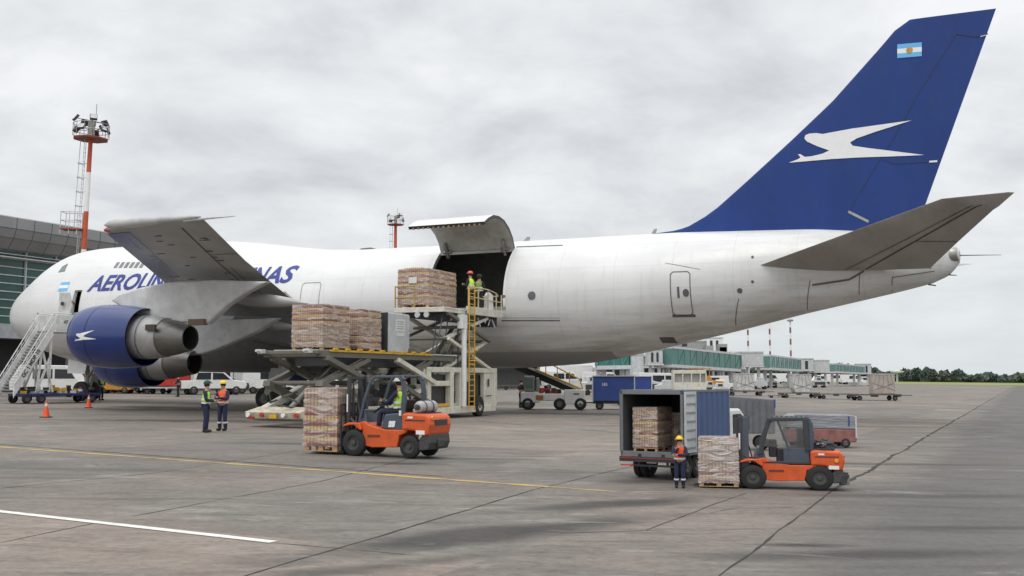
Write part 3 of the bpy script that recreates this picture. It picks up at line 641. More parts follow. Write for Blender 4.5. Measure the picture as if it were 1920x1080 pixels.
for _ in range(26): 
    p = wpt(random.uniform(.45, .97), random.uniform(.15, .85), .015); m.mark(); m.box(p, (random.uniform(.1, .5), random.uniform(.08, .2), .01))
m.build_each('access_panel', pm('panel_dark', (.10, .095, .085), .6), wing)
# flap track fairings under the inner wing
def canoe(p0, p1, r, name='flap_track_fairing', mt=None):
    m = MB(); p0, p1 = Vector(p0), Vector(p1); L = (p1-p0).length
    m.lathe(p0, p1-p0, [(L*t, max(.01, r*sin(pi*t**.75)**.7)) for t in np.linspace(0, 1, 14)], 16); m.build(name, mt or wingm, wing, smooth=60)
for d, zf, xs_ in ((6.2, 5.35, 25.5), (10.4, 6.35, 29.0)): canoe((xs_-1, -d, zf+.1), (xs_+4.2, -d, zf-.35), .36)
# belly fairing under the wing root
m = MB(); rings = []
for t in np.linspace(0, 1, 20):
    s = 13.5+20*t; k = sin(pi*t)**.45 if 0 < t < 1 else .02; zb = ZB(s); ring = []
    for th in np.linspace(-pi/2-1.15, -pi/2+1.15, 25):
        base = fus(s, th, -.05); ring.append(base+Vector((0, cos(th)*0, 0))+Vector((0, -.55*k*abs(cos(th))*(1 if cos(th) > 0 else -1), .28*k*sin(th))))
    rings.append(ring)
m.loft(rings, cap=False, close=False); m.build('wing_body_fairing', pm('belly_grey', (.19, .19, .185), .4, dirt=.35), PL, smooth=60)
# trailing root fillet reaching the rear of the wing root
m = MB(); P = [A(u, v, 3.75) for u, v in ((470, 556), (530, 546), (566, 573), (552, 590), (552, 655), (470, 640), (430, 600))]
m.prism(P, (0, 1.2, 0)); m.build('wing_root_fillet', pm('root_fillet_grey', (.17, .17, .165), .45, dirt=.3), PL, bevel=.25)
# tailplanes
tr, tk, tp = W(1396, 505, 2.35), W(1765, 373, 8.2), W(1897, 360, 9.1)
te_r, te_e, te_t = W(1746, 501, 1.9), W(1862, 391, 8.6), W(1872, 385, 9.1)
print('tail', tr, tk, tp, te_r, te_e, te_t)
def tz(d): return lerp(tr[1], tk[1], (d-1.9)/(8.2-1.9))
def tsec(d, x0, x1, th, z0=None, z1=None): return (x0, z0 if z0 else tz(d), x1, z1 if z1 else tz(d)-.1, d, th)
kx = (te_e[0]-te_r[0])/(8.6-1.9)
secs_t = [(tr[0]-.9, tr[1]+.05, te_r[0], te_r[1], 1.3, .95), (tr[0], tr[1], te_r[0], te_r[1], 1.9, .9), (lerp(tr[0], tk[0], .5), lerp(tr[1], tk[1], .5), lerp(te_r[0], te_e[0], .47), lerp(te_r[1], te_e[1], .47), 5.05, .6),
          (tk[0], tk[1], te_e[0], te_e[1], 8.2, .36), (tk[0]+.75, lerp(tk[1], tp[1], .3), te_t[0]+.02, te_t[1]+.05, 8.5, .28), (tp[0]-.15, tp[1], tp[0]+.1, tp[1]-.03, 9.12, .05)]
tpn, TT = surface('tailplane', secs_t, [tailm], PL)
sr = [secs_t[0], secs_t[1], (59.6, 8.1, 63.6, 7.95, 3.6, .4), (61.4, 8.3, 64.4, 8.22, 5.3, .12)]; surface('tailplane', sr, [tailm], PL, -1)
m = MB(); vs = []
def tpt(t, c, off=.02):
    x = t*(len(secs_t)-2); i = min(len(secs_t)-3, int(x)); f = x-i; a, b = secs_t[i], secs_t[i+1]; q = [lerp(a[j], b[j], f) for j in range(6)]
    return Vector((lerp(q[0], q[2], c), -q[4], lerp(q[1], q[3], c)-q[5]*aero(c)*.38-off))
for (t0, c0, t1, c1, wd) in ((.22, .66, .92, .66, .09), (.5, .67, .5, .99, .06), (.25, .55, .8, .57, .05)):
    vs = []
    for i in range(15):
        t, c = lerp(t0, t1, i/14), lerp(c0, c1, i/14); p = tpt(t, c); dv = Vector((1, 0, 0)) if abs(t1-t0) > .01 else Vector((0, -1, 0)); vs += [p-dv*wd/2, p+dv*wd/2]
    m.add(vs, [(2*i, 2*i+1, 2*i+3, 2*i+2) for i in range(14)])
m.build('elevator_gap', pm('elevator_seam', (.05, .045, .04), .7), tpn, fixn=False)
# tail end: exhaust of the auxiliary unit, trim track below the tailplane
m = MB(); p = A(1800, 478, 0); m.lathe((63.55, -.12, 8.15), (1, -.25, .1), [(-.3, .42), (0, .44), (.22, .36), (.28, .3), (.1, .22), (-.1, .2)], 18); m.build('tail_exhaust', steel, PL, smooth=40)
m = MB(); m.cyl((63.75, -.1, 8.12), (65.7, -.1, 8.05), .03, .012, 6); m.mark(); m.cyl((63.2, -.1, 7.2), (63.7, -.1, 7.15), .04, .02, 6); m.mark(); m.cyl((62.4, -.1, 6.75), (62.75, -.1, 6.68), .04, .03, 6); m.build_each('static_wick', dark, PL)
m = MB(); sline(m, [spx(1523, 534, 2), spx(1592, 524, 2), spx(1620, 508, 2)], .09, .03); 
for (a_, b_) in (((1519, 525), (1514, 580)), ((1612, 515), (1612, 562)), ((1673, 518), (1673, 546)), ((1673, 520), (1752, 508)), ((1385, 560), (1380, 610))): m.mark(); sline(m, [spx(*a_, 2), spx(*b_, 2)], .035, .02)
m.build_each('tail_seam', pm('tail_seam_brown', (.13, .11, .09), .7), PL, fixn=False)
m = MB(); q = spx(1455, 480, 3); 
m = MB(); m.prism([(49.5-1.2, -.04, 10.0), (49.7-1.2, -.04, 10.32), (49.85-1.2, -.04, 10.32), (49.75-1.2, -.04, 10.0)], (0, .08, 0)); m.prism([(40.6, -.04, 10.0), (40.9, -.04, 10.3), (41.1, -.04, 10.3), (41, -.04, 10.0)], (0, .08, 0)); m.build('blade_antenna', greyp, PL)
m = MB(); m.lathe((29.5, 0, 10.12), (1, 0, 0), [(0, .01), (.2, .1), (.9, .12), (1.3, .01)], 10); m.build('satellite_antenna', seam, PL)
# engines --------------------------------------------------------------
def engine(d, front, back, r, ex, rex, name='engine', detail=True, sgn=1, xo=0):
    p0 = A(*front, d); p1 = A(*back, d); pe = A(*ex, d)
    if sgn < 0:
        for p in (p0, p1, pe): p.y = d
    ax = (pe-p0).normalized(); L = (p1-p0).length; LE = (pe-p0).length
    m = MB(); K = r
    m.lathe(p0, ax, [(.25, K*.70), (.05, K*.76), (0, K*.80), (.06, K*.85), (.25, K*.90), (.6, K*.95), (1.1, K*.985), (1.9, K*1.0), (L*.62, K*.985), (L*.82, K*.95), (L, K*.89), (L-.02, K*.865), (L-1.2, K*.86), (L-2.0, K*.7)], 56)
    e = m.build('engine_cowl', bluee, PL, smooth=50); T = BVHTree.FromPolygons([Vector(v) for v in m.v], m.f)
    m = MB(); m.lathe(p0, ax, [(.25, K*.70), (1.1, K*.72), (1.15, .2), (.7, .02)], 40); m.build('intake_fan', dark, e, smooth=40)
    m = MB(); m.lathe(p0, ax, [(L-1.9, K*.5), (L-1.5, K*.62), (L-.55, K*.68), (L+.1, K*.68), (L+.75, K*.645), (lerp(L, LE, .48), K*.6), (lerp(L, LE, .48)+.01, K*.56)], 44); m.build('core_cowl', pm('core_cowl_metal', (.36, .36, .35), .4, metal=.35, dirt=.35, dcol=(.15, .13, .11), stretch=(1, 1, 1), scale=1.2), e, smooth=40)
    m = MB(); a0_ = lerp(L, LE, .48); m.lathe(p0, ax, [(a0_, K*.575), (lerp(a0_, LE, .5), K*.50), (LE, rex), (LE+.005, rex*.94), (LE-.9, rex*.9), (LE-.95, .01)], 44); m.build('exhaust_nozzle', pm('nozzle_metal', (.20, .19, .175), .38, metal=.75, var=.3, scale=.9, dirt=.5, dcol=(.05, .045, .04), stretch=(.3, 1, 1)), e, smooth=40)
    m = MB(); m.lathe(p0, ax, [(LE-.88, rex*.9), (LE-.4, rex*.88), (LE-.1, rex*.93)], 30); m.build('exhaust_duct', pm('soot', (.012, .011, .01), .9), e, smooth=40)
    m = MB(); m.lathe(p0, ax, [(L*.36, K*1.003), (L*.36+.03, K*1.004)], 56); m.mark(); m.lathe(p0, ax, [(L+.32, K*.70), (L+.35, K*.69)], 44); m.build_each('cowl_seam', pm('cowl_seam', (.01, .02, .07), .6), e, fixn=False)
    if detail:
        if front[1] < 660:
            pts = [asz(lerp(137, 181, (u-1478)/(1732-1478)), lerp(619, 639.5, (v-224)/80), d+K) for u, v in BIRD]
            project_poly(pts, T, 'cowl_emblem', decalw, e, .02, .3)
            m = MB(); q = A(282, 614, d+K*.66)+ax*0
            CT = BVHTree.FromPolygons
            m.box(q+Vector((0, .02, 0)), (.62, .12, .30)); m.build('cowl_vent', pm('vent_dark', (.07, .055, .04), .8), e)
    return e, ax, p0
E1, _, _ = engine(14.0, (163, 630), (274, 632), 1.66, (357, 634), .62)
E2, _, _ = engine(8.2, (204, 672), (290, 677), 1.66, (365, 680), .66)
for (d, fr_, bk, r, ex, re_) in ((14.0, (163, 630), (274, 632), 1.66, (357, 634), .62), (8.2, (204, 672), (290, 677), 1.66, (365, 680), .66)): engine(d, fr_, bk, r, ex, re_, detail=False, sgn=-1)
pyl = pm('pylon_white', (.56, .56, .55), .4, dirt=.25, scale=1.2)
m = MB(); P = [A(u, v, 13.8) for u, v in ((206, 563), (222, 551), (262, 539), (312, 529), (400, 524), (500, 528), (462, 548), (425, 572), (400, 596), (388, 607), (330, 604), (285, 596), (250, 590))]
m.prism(P, (0, .5, 0)); m.build('engine_pylon', pyl, PL, bevel=.1)
m = MB(); P = [A(u, v, 8.2) for u, v in ((300, 640), (330, 560), (400, 600), (520, 596), (480, 622), (440, 640), (405, 655), (378, 664), (340, 668))]
m.prism(P, (0, .5, 0)); m.build('engine_pylon', pyl, PL, bevel=.08)
m = MB(); p = A(371, 604, 13.85); m.box(p, (.95, .35, .3)); m.build('pylon_drain', pm('rust_metal', (.16, .11, .07), .7), PL)
# gear -------------------------------------------------------------------
def lz(s, y): p = AW(s, y); return gz(p.x, p.y)
def wheel(m, p, r, wd, ax=(0, 1, 0), hub=.5):
    ax = Vector(ax).normalized(); p = Vector(p)
    m.lathe(p-ax*wd/2, ax, [(0, r*hub), (.0, r*.8), (wd*.12, r*.95), (wd*.3, r), (wd*.7, r), (wd*.88, r*.95), (wd, r*.8), (wd, r*hub)], 28, 0)
    m.lathe(p-ax*wd/2, ax, [(wd*.0, r*hub), (wd*.22, r*hub*.92), (wd*.25, r*hub*.4), (wd*.05, r*.18), (wd*.02, .01)], 20, 1)
    m.lathe(p-ax*wd/2, ax, [(wd, r*hub), (wd*.78, r*hub*.92), (wd*.75, r*hub*.4), (wd*.95, r*.18), (wd*.98, .01)], 20, 1)
sN = A(163, 728, 0).x; zg = lz(sN, 0); r = .68
gN = MB(); gN.cyl((sN, 0, zg+r), (sN-.1, 0, 4.0), .16, .2); gN.cyl((sN, 0, zg+1.6), (sN+1.7, 0, 4.0), .09); gN.cyl((sN, -.65, zg+r), (sN, .65, zg+r), .1)
gN.beam((sN+.3, 0, zg+.9), (sN+.45, 0, zg+1.7), .2, .1); ng = gN.build('nose_gear', steel, PL)
for y in (-.5, .5): m = MB(); wheel(m, (sN, y, zg+r), r, .42); m.build('wheel', [black, rimm], ng, smooth=35)
m = MB(); 
for y in (-.9, .9): m.mark(); m.prism([(sN-.9, y, 3.6), (sN+.9, y, 3.5), (sN+.8, y*1.15, 2.5), (sN-.8, y*1.15, 2.55)], (0, .06, 0))
m.build_each('gear_door', white, ng)
sM = A(520, 750, 4.8).x
for (s_, y_) in ((sM+.2, -4.6), (sM+.2, 4.6), (sM+3.2, -1.9), (sM+3.2, 1.9)):
    zg = lz(s_, y_); r = .64; m = MB(); m.cyl((s_, y_, zg+r), (s_-.2, y_*.95, 3.8), .2, .26); m.cyl((s_, y_, zg+1.4), (s_+.3, y_*.5, 3.6), .1)
    m.beam((s_-.85, y_, zg+r), (s_+.85, y_, zg+r), .22, .26)
    for x in (-.8, .8): m.cyl((s_+x, y_-.6, zg+r), (s_+x, y_+.6, zg+r), .1)
    mg = m.build('main_gear', steel, PL)
    for x in (-.8, .8):
        for y in (-.52, .52): k = MB(); wheel(k, (s_+x, y_+y, zg+r), r, .44); k.build('wheel', [black, rimm], mg, smooth=35)
m = MB(); m.prism([A(u, v, 5.4) for u, v in ((508, 690), (548, 690), (540, 712), (520, 722), (500, 742), (495, 736))], (0, .08, 0)); m.build('main_gear_door', greyp, PL)
# opened forward door with its frame and dark cabin behind
m = MB(); rim(m, HOLES[1][0], HOLES[1][1], HOLES[1][2], HOLES[1][3], -.25); s0_, s1_ = HOLES[1][0]-.4, HOLES[1][1]+.4
yy = fus((s0_+s1_)/2, HOLES[1][2]).y+.3; m.bb(s0_, s1_, yy+.8, yy+.9, 6.2, 8.4, 1); m.bb(s0_, s1_, yy-.1, yy+.9, 6.4, 6.5, 1); m.build('forward_door_frame', [white, lin], PL, fixn=False)
m = MB(); c0, c1 = A(108, 575, 4.3), A(127, 575, 4.3); zt_, zb_ = A(118, 548, 4.3).z, A(118, 601, 4.3).z
m.prism([(c0.x, -4.25, zb_), (c1.x, -4.2, zb_), (c1.x+.1, -4.1, (zb_+zt_)/2), (c1.x-.1, -4.2, zt_), (c0.x+.1, -4.3, zt_), (c0.x-.05, -4.15, (zb_+zt_)/2)], (0, .16, 0)); m.cyl((c1.x, -4.1, 7.3), (PD[0], -3.3, 7.2), .07); m.cyl(((c0.x+c1.x)/2, -4.38, 7.1), ((c0.x+c1.x)/2, -4.3, 7.1), .14, n=12, mat=1)
m.build('forward_door', [pm('door_liner', (.5, .5, .47), .5, dirt=.3), dark], PL, bevel=.03)
# ================================================================ PEOPLE
def skinned(name, pts, edges, radii, mats, parent, sub=1, mat=0, smooth=True):
    me = bpy.data.meshes.new(name); me.from_pydata([tuple(p) for p in pts], edges, []); o = bpy.data.objects.new(name, me); C.objects.link(o); o.parent = parent
    for q in (mats if isinstance(mats, (list, tuple)) else [mats]): me.materials.append(q)
    md = o.modifiers.new('skin', 'SKIN'); md.use_smooth_shade = True; md.branch_smoothing = .3
    L = me.skin_vertices[0].data if len(me.skin_vertices) else None
    seen = set(); adj = {i: [] for i in range(len(pts))}
    for a, b in edges: adj[a].append(b); adj[b].append(a)
    for i in range(len(pts)):
        L[i].radius = radii[i] if isinstance(radii[i], tuple) else (radii[i], radii[i]); L[i].use_root = False
        if i not in seen:
            L[i].use_root = True; st = [i]
            while st:
                k = st.pop()
                if k in seen: continue
                seen.add(k); st += adj[k]
    s2 = o.modifiers.new('sub', 'SUBSURF'); s2.levels = sub; s2.render_levels = sub
    return o
def ball(m, c, r, mat=0, n=14, k=9, z0=-1.0, z1=1.0, M=None):
    rs = []
    for j in range(k+1):
        zz = lerp(z0, z1, j/k); rr = sqrt(max(0, 1-zz*zz))
        rs.append([Vector(c)+((M or Matrix.Identity(3))@Vector((r[0]*rr*cos(2*pi*i/n), r[1]*rr*sin(2*pi*i/n), r[2]*zz))) for i in range(n)])
    m.loft(rs, mat, cap=True)
STAND = dict(pel=(0, 0, .95), chest=(0, 0, 1.36), neck=(.01, 0, 1.50), head=(.03, 0, 1.64),
             el=(.02, .27, 1.14), er=(.02, -.27, 1.14), wl=(.10, .25, .90), wr=(.10, -.25, .90),
             kl=(.03, .11, .50), kr=(.03, -.11, .50), al=(-.01, .12, .10), ar=(-.01, -.12, .10))
def person(loc, rz, label, pose={}, vest=hiviz, top=navy, legs=navy, hat=None, hatc=None, cap=False, bands=False, scale=1.0, group='ground crew on the apron', bandm=None, hatmat=None):
    P = dict(STAND); P.update(pose); P = {k: Vector(v) for k, v in P.items()}
    t = thing('person', label, 'person', loc, rz, group, scale)
    up = (P['neck']-P['pel']).normalized(); pts, ed, rd = [], [], []
    def chain(ps, rs, link=None):
        i0 = len(pts)
        for i, (p, r) in enumerate(zip(ps, rs)):
            pts.append(Vector(p)); rd.append(r)
            if i: ed.append((len(pts)-2, len(pts)-1))
            elif link is not None: ed.append((link, i0))
        return i0
    shl, shr = P['chest']+Vector((0, .19, .05)), P['chest']+Vector((0, -.19, .05)); hl, hr = P['pel']+Vector((0, .095, -.04)), P['pel']+Vector((0, -.095, -.04))
    b = chain([P['pel'], lerp(P['pel'], P['chest'], .5), P['chest'], P['neck'], P['head']-Vector((0, 0, .06)), P['head']+Vector((.0, 0, .055))], [.125, .12, .135, .058, .082, .085])
    fwd = Vector((1, 0, 0))
    chain([P['head']+Vector((.085, 0, -.015)), P['head']+Vector((.112, 0, -.03))], [.022, .016], None)
    for s_, sh, k1, k2, hp, kk, aa in ((1, shl, 'el', 'wl', hl, 'kl', 'al'), (-1, shr, 'er', 'wr', hr, 'kr', 'ar')):
        chain([sh, lerp(sh, P[k1], .5), P[k1], P[k2]], [.062, .052, .043, .030], b+2)
        wr = P[k2]; dr = (P[k2]-P[k1]).normalized(); sd_ = Vector((0, 1, 0)).cross(dr); sd_ = sd_.normalized() if sd_.length > .2 else Vector((1, 0, 0)); i0 = len(pts)-1
        palm = wr+dr*.055; chain([palm], [(.038, .022)], i0); pi_ = len(pts)-1
        for f in range(4):
            o = palm+sd_*(-.03+.02*f)+dr*.03; fl = (.052, .06, .057, .045)[f]; inw = Vector((0, -s_, 0))
            chain([o, o+dr*fl*.6+inw*.006, o+dr*fl+inw*.022], [.0095, .009, .0075], None)
        chain([palm-sd_*.03-dr*.02, palm-sd_*.055+dr*.015, palm-sd_*.058+dr*.04], [.012, .010, .009], None)
        chain([hp, lerp(hp, P[kk], .5), P[kk], lerp(P[kk], P[aa], .4), P[aa]], [.095, .08, .06, .058, .042], b)
    skinned('body', pts, ed, rd, skin, t)
    # trousers
    pts, ed, rd = [], [], []; b = chain([P['pel']+up*.06], [.135])
    for hp, kk, aa in ((hl, 'kl', 'al'), (hr, 'kr', 'ar')): chain([hp, lerp(hp, P[kk], .5), P[kk], lerp(P[kk], P[aa], .5), lerp(P[kk], P[aa], .93)], [.108, .096, .080, .075, .078], b)
    skinned('trousers', pts, ed, rd, legs, t)
    pts, ed, rd = [], [], []; b = chain([P['pel']+up*.03, lerp(P['pel'], P['chest'], .5), P['chest'], lerp(P['chest'], P['neck'], .75)], [(.15, .13), (.15, .13), (.165, .135), .075])
    for sh, k1, k2 in ((shl, 'el', 'wl'), (shr, 'er', 'wr')): chain([sh, lerp(sh, P[k1], .5), P[k1], lerp(P[k1], P[k2], .5), lerp(P[k1], P[k2], .95)], [.078, .068, .062, .054, .046], b+2)
    skinned('jacket', pts, ed, rd, top, t)
    if vest:
        pts, ed, rd = [], [], []; b = chain([P['pel']-up*.01, lerp(P['pel'], P['chest'], .35), lerp(P['pel'], P['chest'], .75), P['chest']+up*.05], [(.178, .155), (.172, .15), (.19, .155), (.15, .13)])
        chain([shl-Vector((0, .03, 0))], [.088], b+3); chain([shr+Vector((0, .03, 0))], [.088], b+3)
        v = skinned('safety_vest', pts, ed, rd, vest, t)
        m = MB()
        for f in (.18, .48):
            c = lerp(P['pel'], P['chest'], f); r0 = .186; n = 18
            q1 = [c+Vector((.158*cos(2*pi*i/n), .205*sin(2*pi*i/n), -.028)) for i in range(n)]; q2 = [p+Vector((0, 0, .056)) for p in q1]; m.loft([q1, q2], cap=False)
        m.build('reflective_strip', bandm or reflect, v, smooth=60, fixn=False)
    m = MB()
    for kk, aa in (('kl', 'al'), ('kr', 'ar')):
        a = P[aa]; dv = (P[kk]-P[aa]).normalized(); ball(m, a+Vector((.07, 0, -.045)), (.145, .052, .055), 0, 12, 6); m.cyl(a-dv*.04, a+dv*.13, .06, .065, 10)
    m.build('boots', black, t, smooth=50)
    if bands:
        m = MB()
        for kk, aa in (('kl', 'al'), ('kr', 'ar')):
            a = lerp(P[kk], P[aa], .42); b2 = lerp(P[kk], P[aa], .55); m.cyl(a, b2, .088, .088, 14)
        m.build('shin_band', reflect, t, smooth=40)
    h = P['head']
    m = MB()
    for y in (-.035, .035): ball(m, h+Vector((.082, y, .012)), (.012, .014, .01), 0, 8, 5)
    m.build('eyes', dark, t, smooth=60)
    m = MB(); ball(m, h+Vector((-.018, 0, .03)), (.103, .098, .115), 0, 14, 8, -.75, 1); m.build('hair', hairm, t, smooth=60)
    if hat:
        m = MB(); ball(m, h+Vector((0, 0, .055)), (.138, .122, .125), 0, 18, 8, .0, 1)
        if cap: m.lathe(h+Vector((.10, 0, .07)), (0, 0, 1), [(0, .01), (0, .09), (.015, .09), (.02, .01)], 16)
        else: m.lathe(h+Vector((.012, 0, .052)), (0, 0, 1), [(0, .12), (0, .155), (.014, .155), (.02, .12)], 20)
        m.build('cap' if cap else 'helmet', hat, t, smooth=50)
    return t
helm_y = pm('yellow_helmet', (.75, .48, .02), .35, var=.05); helm_r = pm('red_helmet', (.62, .10, .06), .35, var=.05); helm_w = pm('white_helmet', (.7, .7, .68), .35, var=.05)
capg = pm('green_cap', (.015, .06, .04), .8); drk = pm('dark_cloth', (.02, .022, .025), .85, bump=.2, scale=8); hivg = pm('dull_green_vest', (.22, .30, .08), .8)
CLASP = dict(el=(.06, .25, 1.13), er=(.06, -.25, 1.13), wl=(.30, .06, 1.08), wr=(.30, -.06, 1.09))
CROSS = dict(el=(.10, .26, 1.14), er=(.10, -.26, 1.15), wl=(.27, -.08, 1.20), wr=(.25, .09, 1.22))
CHIN = dict(el=(.10, .26, 1.14), er=(.12, -.24, 1.16), wl=(.25, -.10, 1.16), wr=(.20, .0, 1.42))
SIT = dict(pel=(-.08, 0, .95), chest=(-.12, 0, 1.36), neck=(-.11, 0, 1.50), head=(-.07, 0, 1.64), kl=(.38, .15, .92), kr=(.38, -.15, .92), al=(.46, .14, .50), ar=(.46, -.14, .50), el=(.10, .27, 1.14), er=(.10, -.27, 1.14), wl=(.38, .12, 1.18), wr=(.38, -.12, 1.18))
def face(dx, dy): return atan2(dy, dx)
g_ = G(385, 811); person(g_, 0.05, 'man in yellow-green vest and dark green cap talking to the worker in orange', CLASP, hiviz, navy, navy, capg, cap=True)
g_ = G(417, 808); person(g_, -1.9, 'worker with orange vest, yellow helmet and arms folded, beside the man in yellow-green', CROSS, hior, navy, navy, helm_y, bands=True)
g_ = G(1275, 915); person(g_, -1.75, 'worker in orange vest and yellow helmet standing behind the open box truck', CHIN, hior, navy, navy, helm_y, bands=True, scale=.545)
g_ = G(334, 744); person(g_, pi, 'dark-clothed worker standing behind the tailgate of the pickup', CLASP, None, drk, drk, None, scale=1.05, group='ground crew beneath the aircraft')
g_ = G(447, 733); person(g_, pi, 'worker in yellow-green vest just beyond the pickup bonnet', {}, hiviz, drk, drk, capg, cap=True, group='ground crew beneath the aircraft', scale=1.1)
g_ = G(176, 746); person(AW(sN-.4, 1.7, gz(AW(sN-.4, 1.7).x, AW(sN-.4, 1.7).y)), -.5, 'worker in yellow-green vest behind the nose wheels', CLASP, hiviz, drk, drk, capg, cap=True, group='ground crew beneath the aircraft')
g_ = G(977, 765); person(g_, .6, 'dark-clothed worker at the left end of the belt loader', CLASP, None, drk, drk, None, group='ground crew beneath the aircraft', scale=1.05)
# ================================================================ CARGO
def goods_mat():
    m = bpy.data.materials.new('bottled_goods'); m.use_nodes = True; t = m.node_tree; b = t.nodes['Principled BSDF']; L = t.links.new
    tcn = nn(t, 'ShaderNodeTexCoord'); sx = nn(t, 'ShaderNodeSeparateXYZ'); L(tcn.outputs['Object'], sx.inputs[0])
    rnd = nn(t, 'ShaderNodeObjectInfo').outputs['Random']
    z = wm('ADD', sx.outputs['Z'], 0.0, tree=t); lay = wm('DIVIDE', z, .27, tree=t); fr = wm('FRACT', lay, tree=t); idx = wm('FLOOR', lay, tree=t)
    xy = wm('ADD', sx.outputs['X'], sx.outputs['Y'], tree=t)
    bot = wm('ABSOLUTE', wm('SINE', wm('MULTIPLY', xy, 2*pi/.22, tree=t), tree=t), tree=t)
    r = nn(t, 'ShaderNodeValToRGB'); r.color_ramp.interpolation = 'LINEAR'; e = r.color_ramp.elements
    e[0].position = 0; e[0].color = (.60, .42, .14, 1); e[1].position = 1; e[1].color = (.30, .13, .09, 1)
    for p, c in ((.38, (.58, .38, .10, 1)), (.46, (.10, .025, .02, 1)), (.72, (.30, .04, .03, 1)), (.85, (.38, .25, .20, 1))): q = e.new(p); q.color = c
    L(fr, r.inputs[0])
    wn = nn(t, 'ShaderNodeTexWhiteNoise', noise_dimensions='1D'); L(wm('ADD', idx, wm('MULTIPLY', rnd, 50, tree=t), tree=t), wn.inputs['W'])
    pick = wm('GREATER_THAN', wn.outputs['Value'], .38, tree=t)
    card = nn(t, 'ShaderNodeTexNoise'); card.inputs['Scale'].default_value = 2.2; mp = nn(t, 'ShaderNodeMapping'); mp.inputs['Scale'].default_value = (1, 1, 3.5); L(tcn.outputs['Object'], mp.inputs[0]); L(mp.outputs[0], card.inputs['Vector'])
    cr = nn(t, 'ShaderNodeValToRGB'); cr.color_ramp.elements[0].position = .35; cr.color_ramp.elements[0].color = (.27, .165, .10, 1); cr.color_ramp.elements[1].position = .65; cr.color_ramp.elements[1].color = (.47, .33, .21, 1); L(card.outputs['Fac'], cr.inputs[0])
    m1 = nn(t, 'ShaderNodeMix', data_type='RGBA'); L(pick, m1.inputs[0]); L(cr.outputs[0], m1.inputs[6]); L(r.outputs[0], m1.inputs[7])
    m2 = nn(t, 'ShaderNodeMix', data_type='RGBA', blend_type='MULTIPLY'); m2.inputs[0].default_value = .85; L(m1.outputs[2], m2.inputs[6])
    mr = nn(t, 'ShaderNodeMapRange'); mr.inputs[3].default_value = .30; mr.inputs[4].default_value = 1.2; L(wm('MULTIPLY', bot, 1, tree=t), mr.inputs[0]); L(mr.outputs[0], m2.inputs[7])
    L(m2.outputs[2], b.inputs['Base Color']); b.inputs['Roughness'].default_value = .5
    return m
def wrap_mat(name='stretch_wrap', lo=.13, hi=.60, tint=(.72, .65, .60)):
    m = bpy.data.materials.new(name); m.use_nodes = True; t = m.node_tree; t.nodes.clear(); L = t.links.new
    o = nn(t, 'ShaderNodeOutputMaterial'); p = nn(t, 'ShaderNodeBsdfPrincipled'); p.inputs['Base Color'].default_value = tint+(1,); p.inputs['Roughness'].default_value = .18
    tr = nn(t, 'ShaderNodeBsdfTransparent'); tr.inputs[0].default_value = (.95, .93, .93, 1); mi = nn(t, 'ShaderNodeMixShader')
    tcn = nn(t, 'ShaderNodeTexCoord'); mp = nn(t, 'ShaderNodeMapping'); mp.inputs['Scale'].default_value = (1.0, 1.0, 4.5); mp.inputs['Rotation'].default_value = (.62, .55, .1); L(tcn.outputs['Object'], mp.inputs[0])
    n1_ = nn(t, 'ShaderNodeTexNoise'); n1_.inputs['Scale'].default_value = 1.7; n1_.inputs['Detail'].default_value = 4; n1_.inputs['Roughness'].default_value = .5; n1_.inputs['Distortion'].default_value = 1.2; L(mp.outputs[0], n1_.inputs['Vector'])
    mr = nn(t, 'ShaderNodeMapRange'); mr.inputs[1].default_value = .44; mr.inputs[2].default_value = .66; mr.inputs[3].default_value = lo; mr.inputs[4].default_value = hi; L(n1_.outputs['Fac'], mr.inputs[0])
    bu = nn(t, 'ShaderNodeBump'); bu.inputs['Strength'].default_value = .9; bu.inputs['Distance'].default_value = .06; L(n1_.outputs['Fac'], bu.inputs['Height']); L(bu.outputs[0], p.inputs['Normal'])
    L(mr.outputs[0], mi.inputs[0]); L(tr.outputs[0], mi.inputs[1]); L(p.outputs[0], mi.inputs[2]); L(mi.outputs[0], o.inputs[0]); return m
goodm = goods_mat(); wrapm = wrap_mat(); wrapw = wrap_mat('white_stretch_wrap', .25, .78, (.70, .66, .64))
paper = pm('paper_label', (.62, .62, .60), .7, var=.08)
def pallet_mesh(lx, ly):
    m = MB()
    for y in (-ly/2+.06, 0, ly/2-.06):
        m.bb(-lx/2, lx/2, y-.05, y+.05, 0, .02)
        for x in (-lx/2+.08, 0, lx/2-.08): m.bb(x-.075, x+.075, y-.05, y+.05, .02, .11)
    k = max(5, int(lx/.2))
    for i in range(k): x = -lx/2+.05+(lx-.1)*i/(k-1); m.bb(x-.05, x+.05, -ly/2, ly/2, .112, .135)
    return m
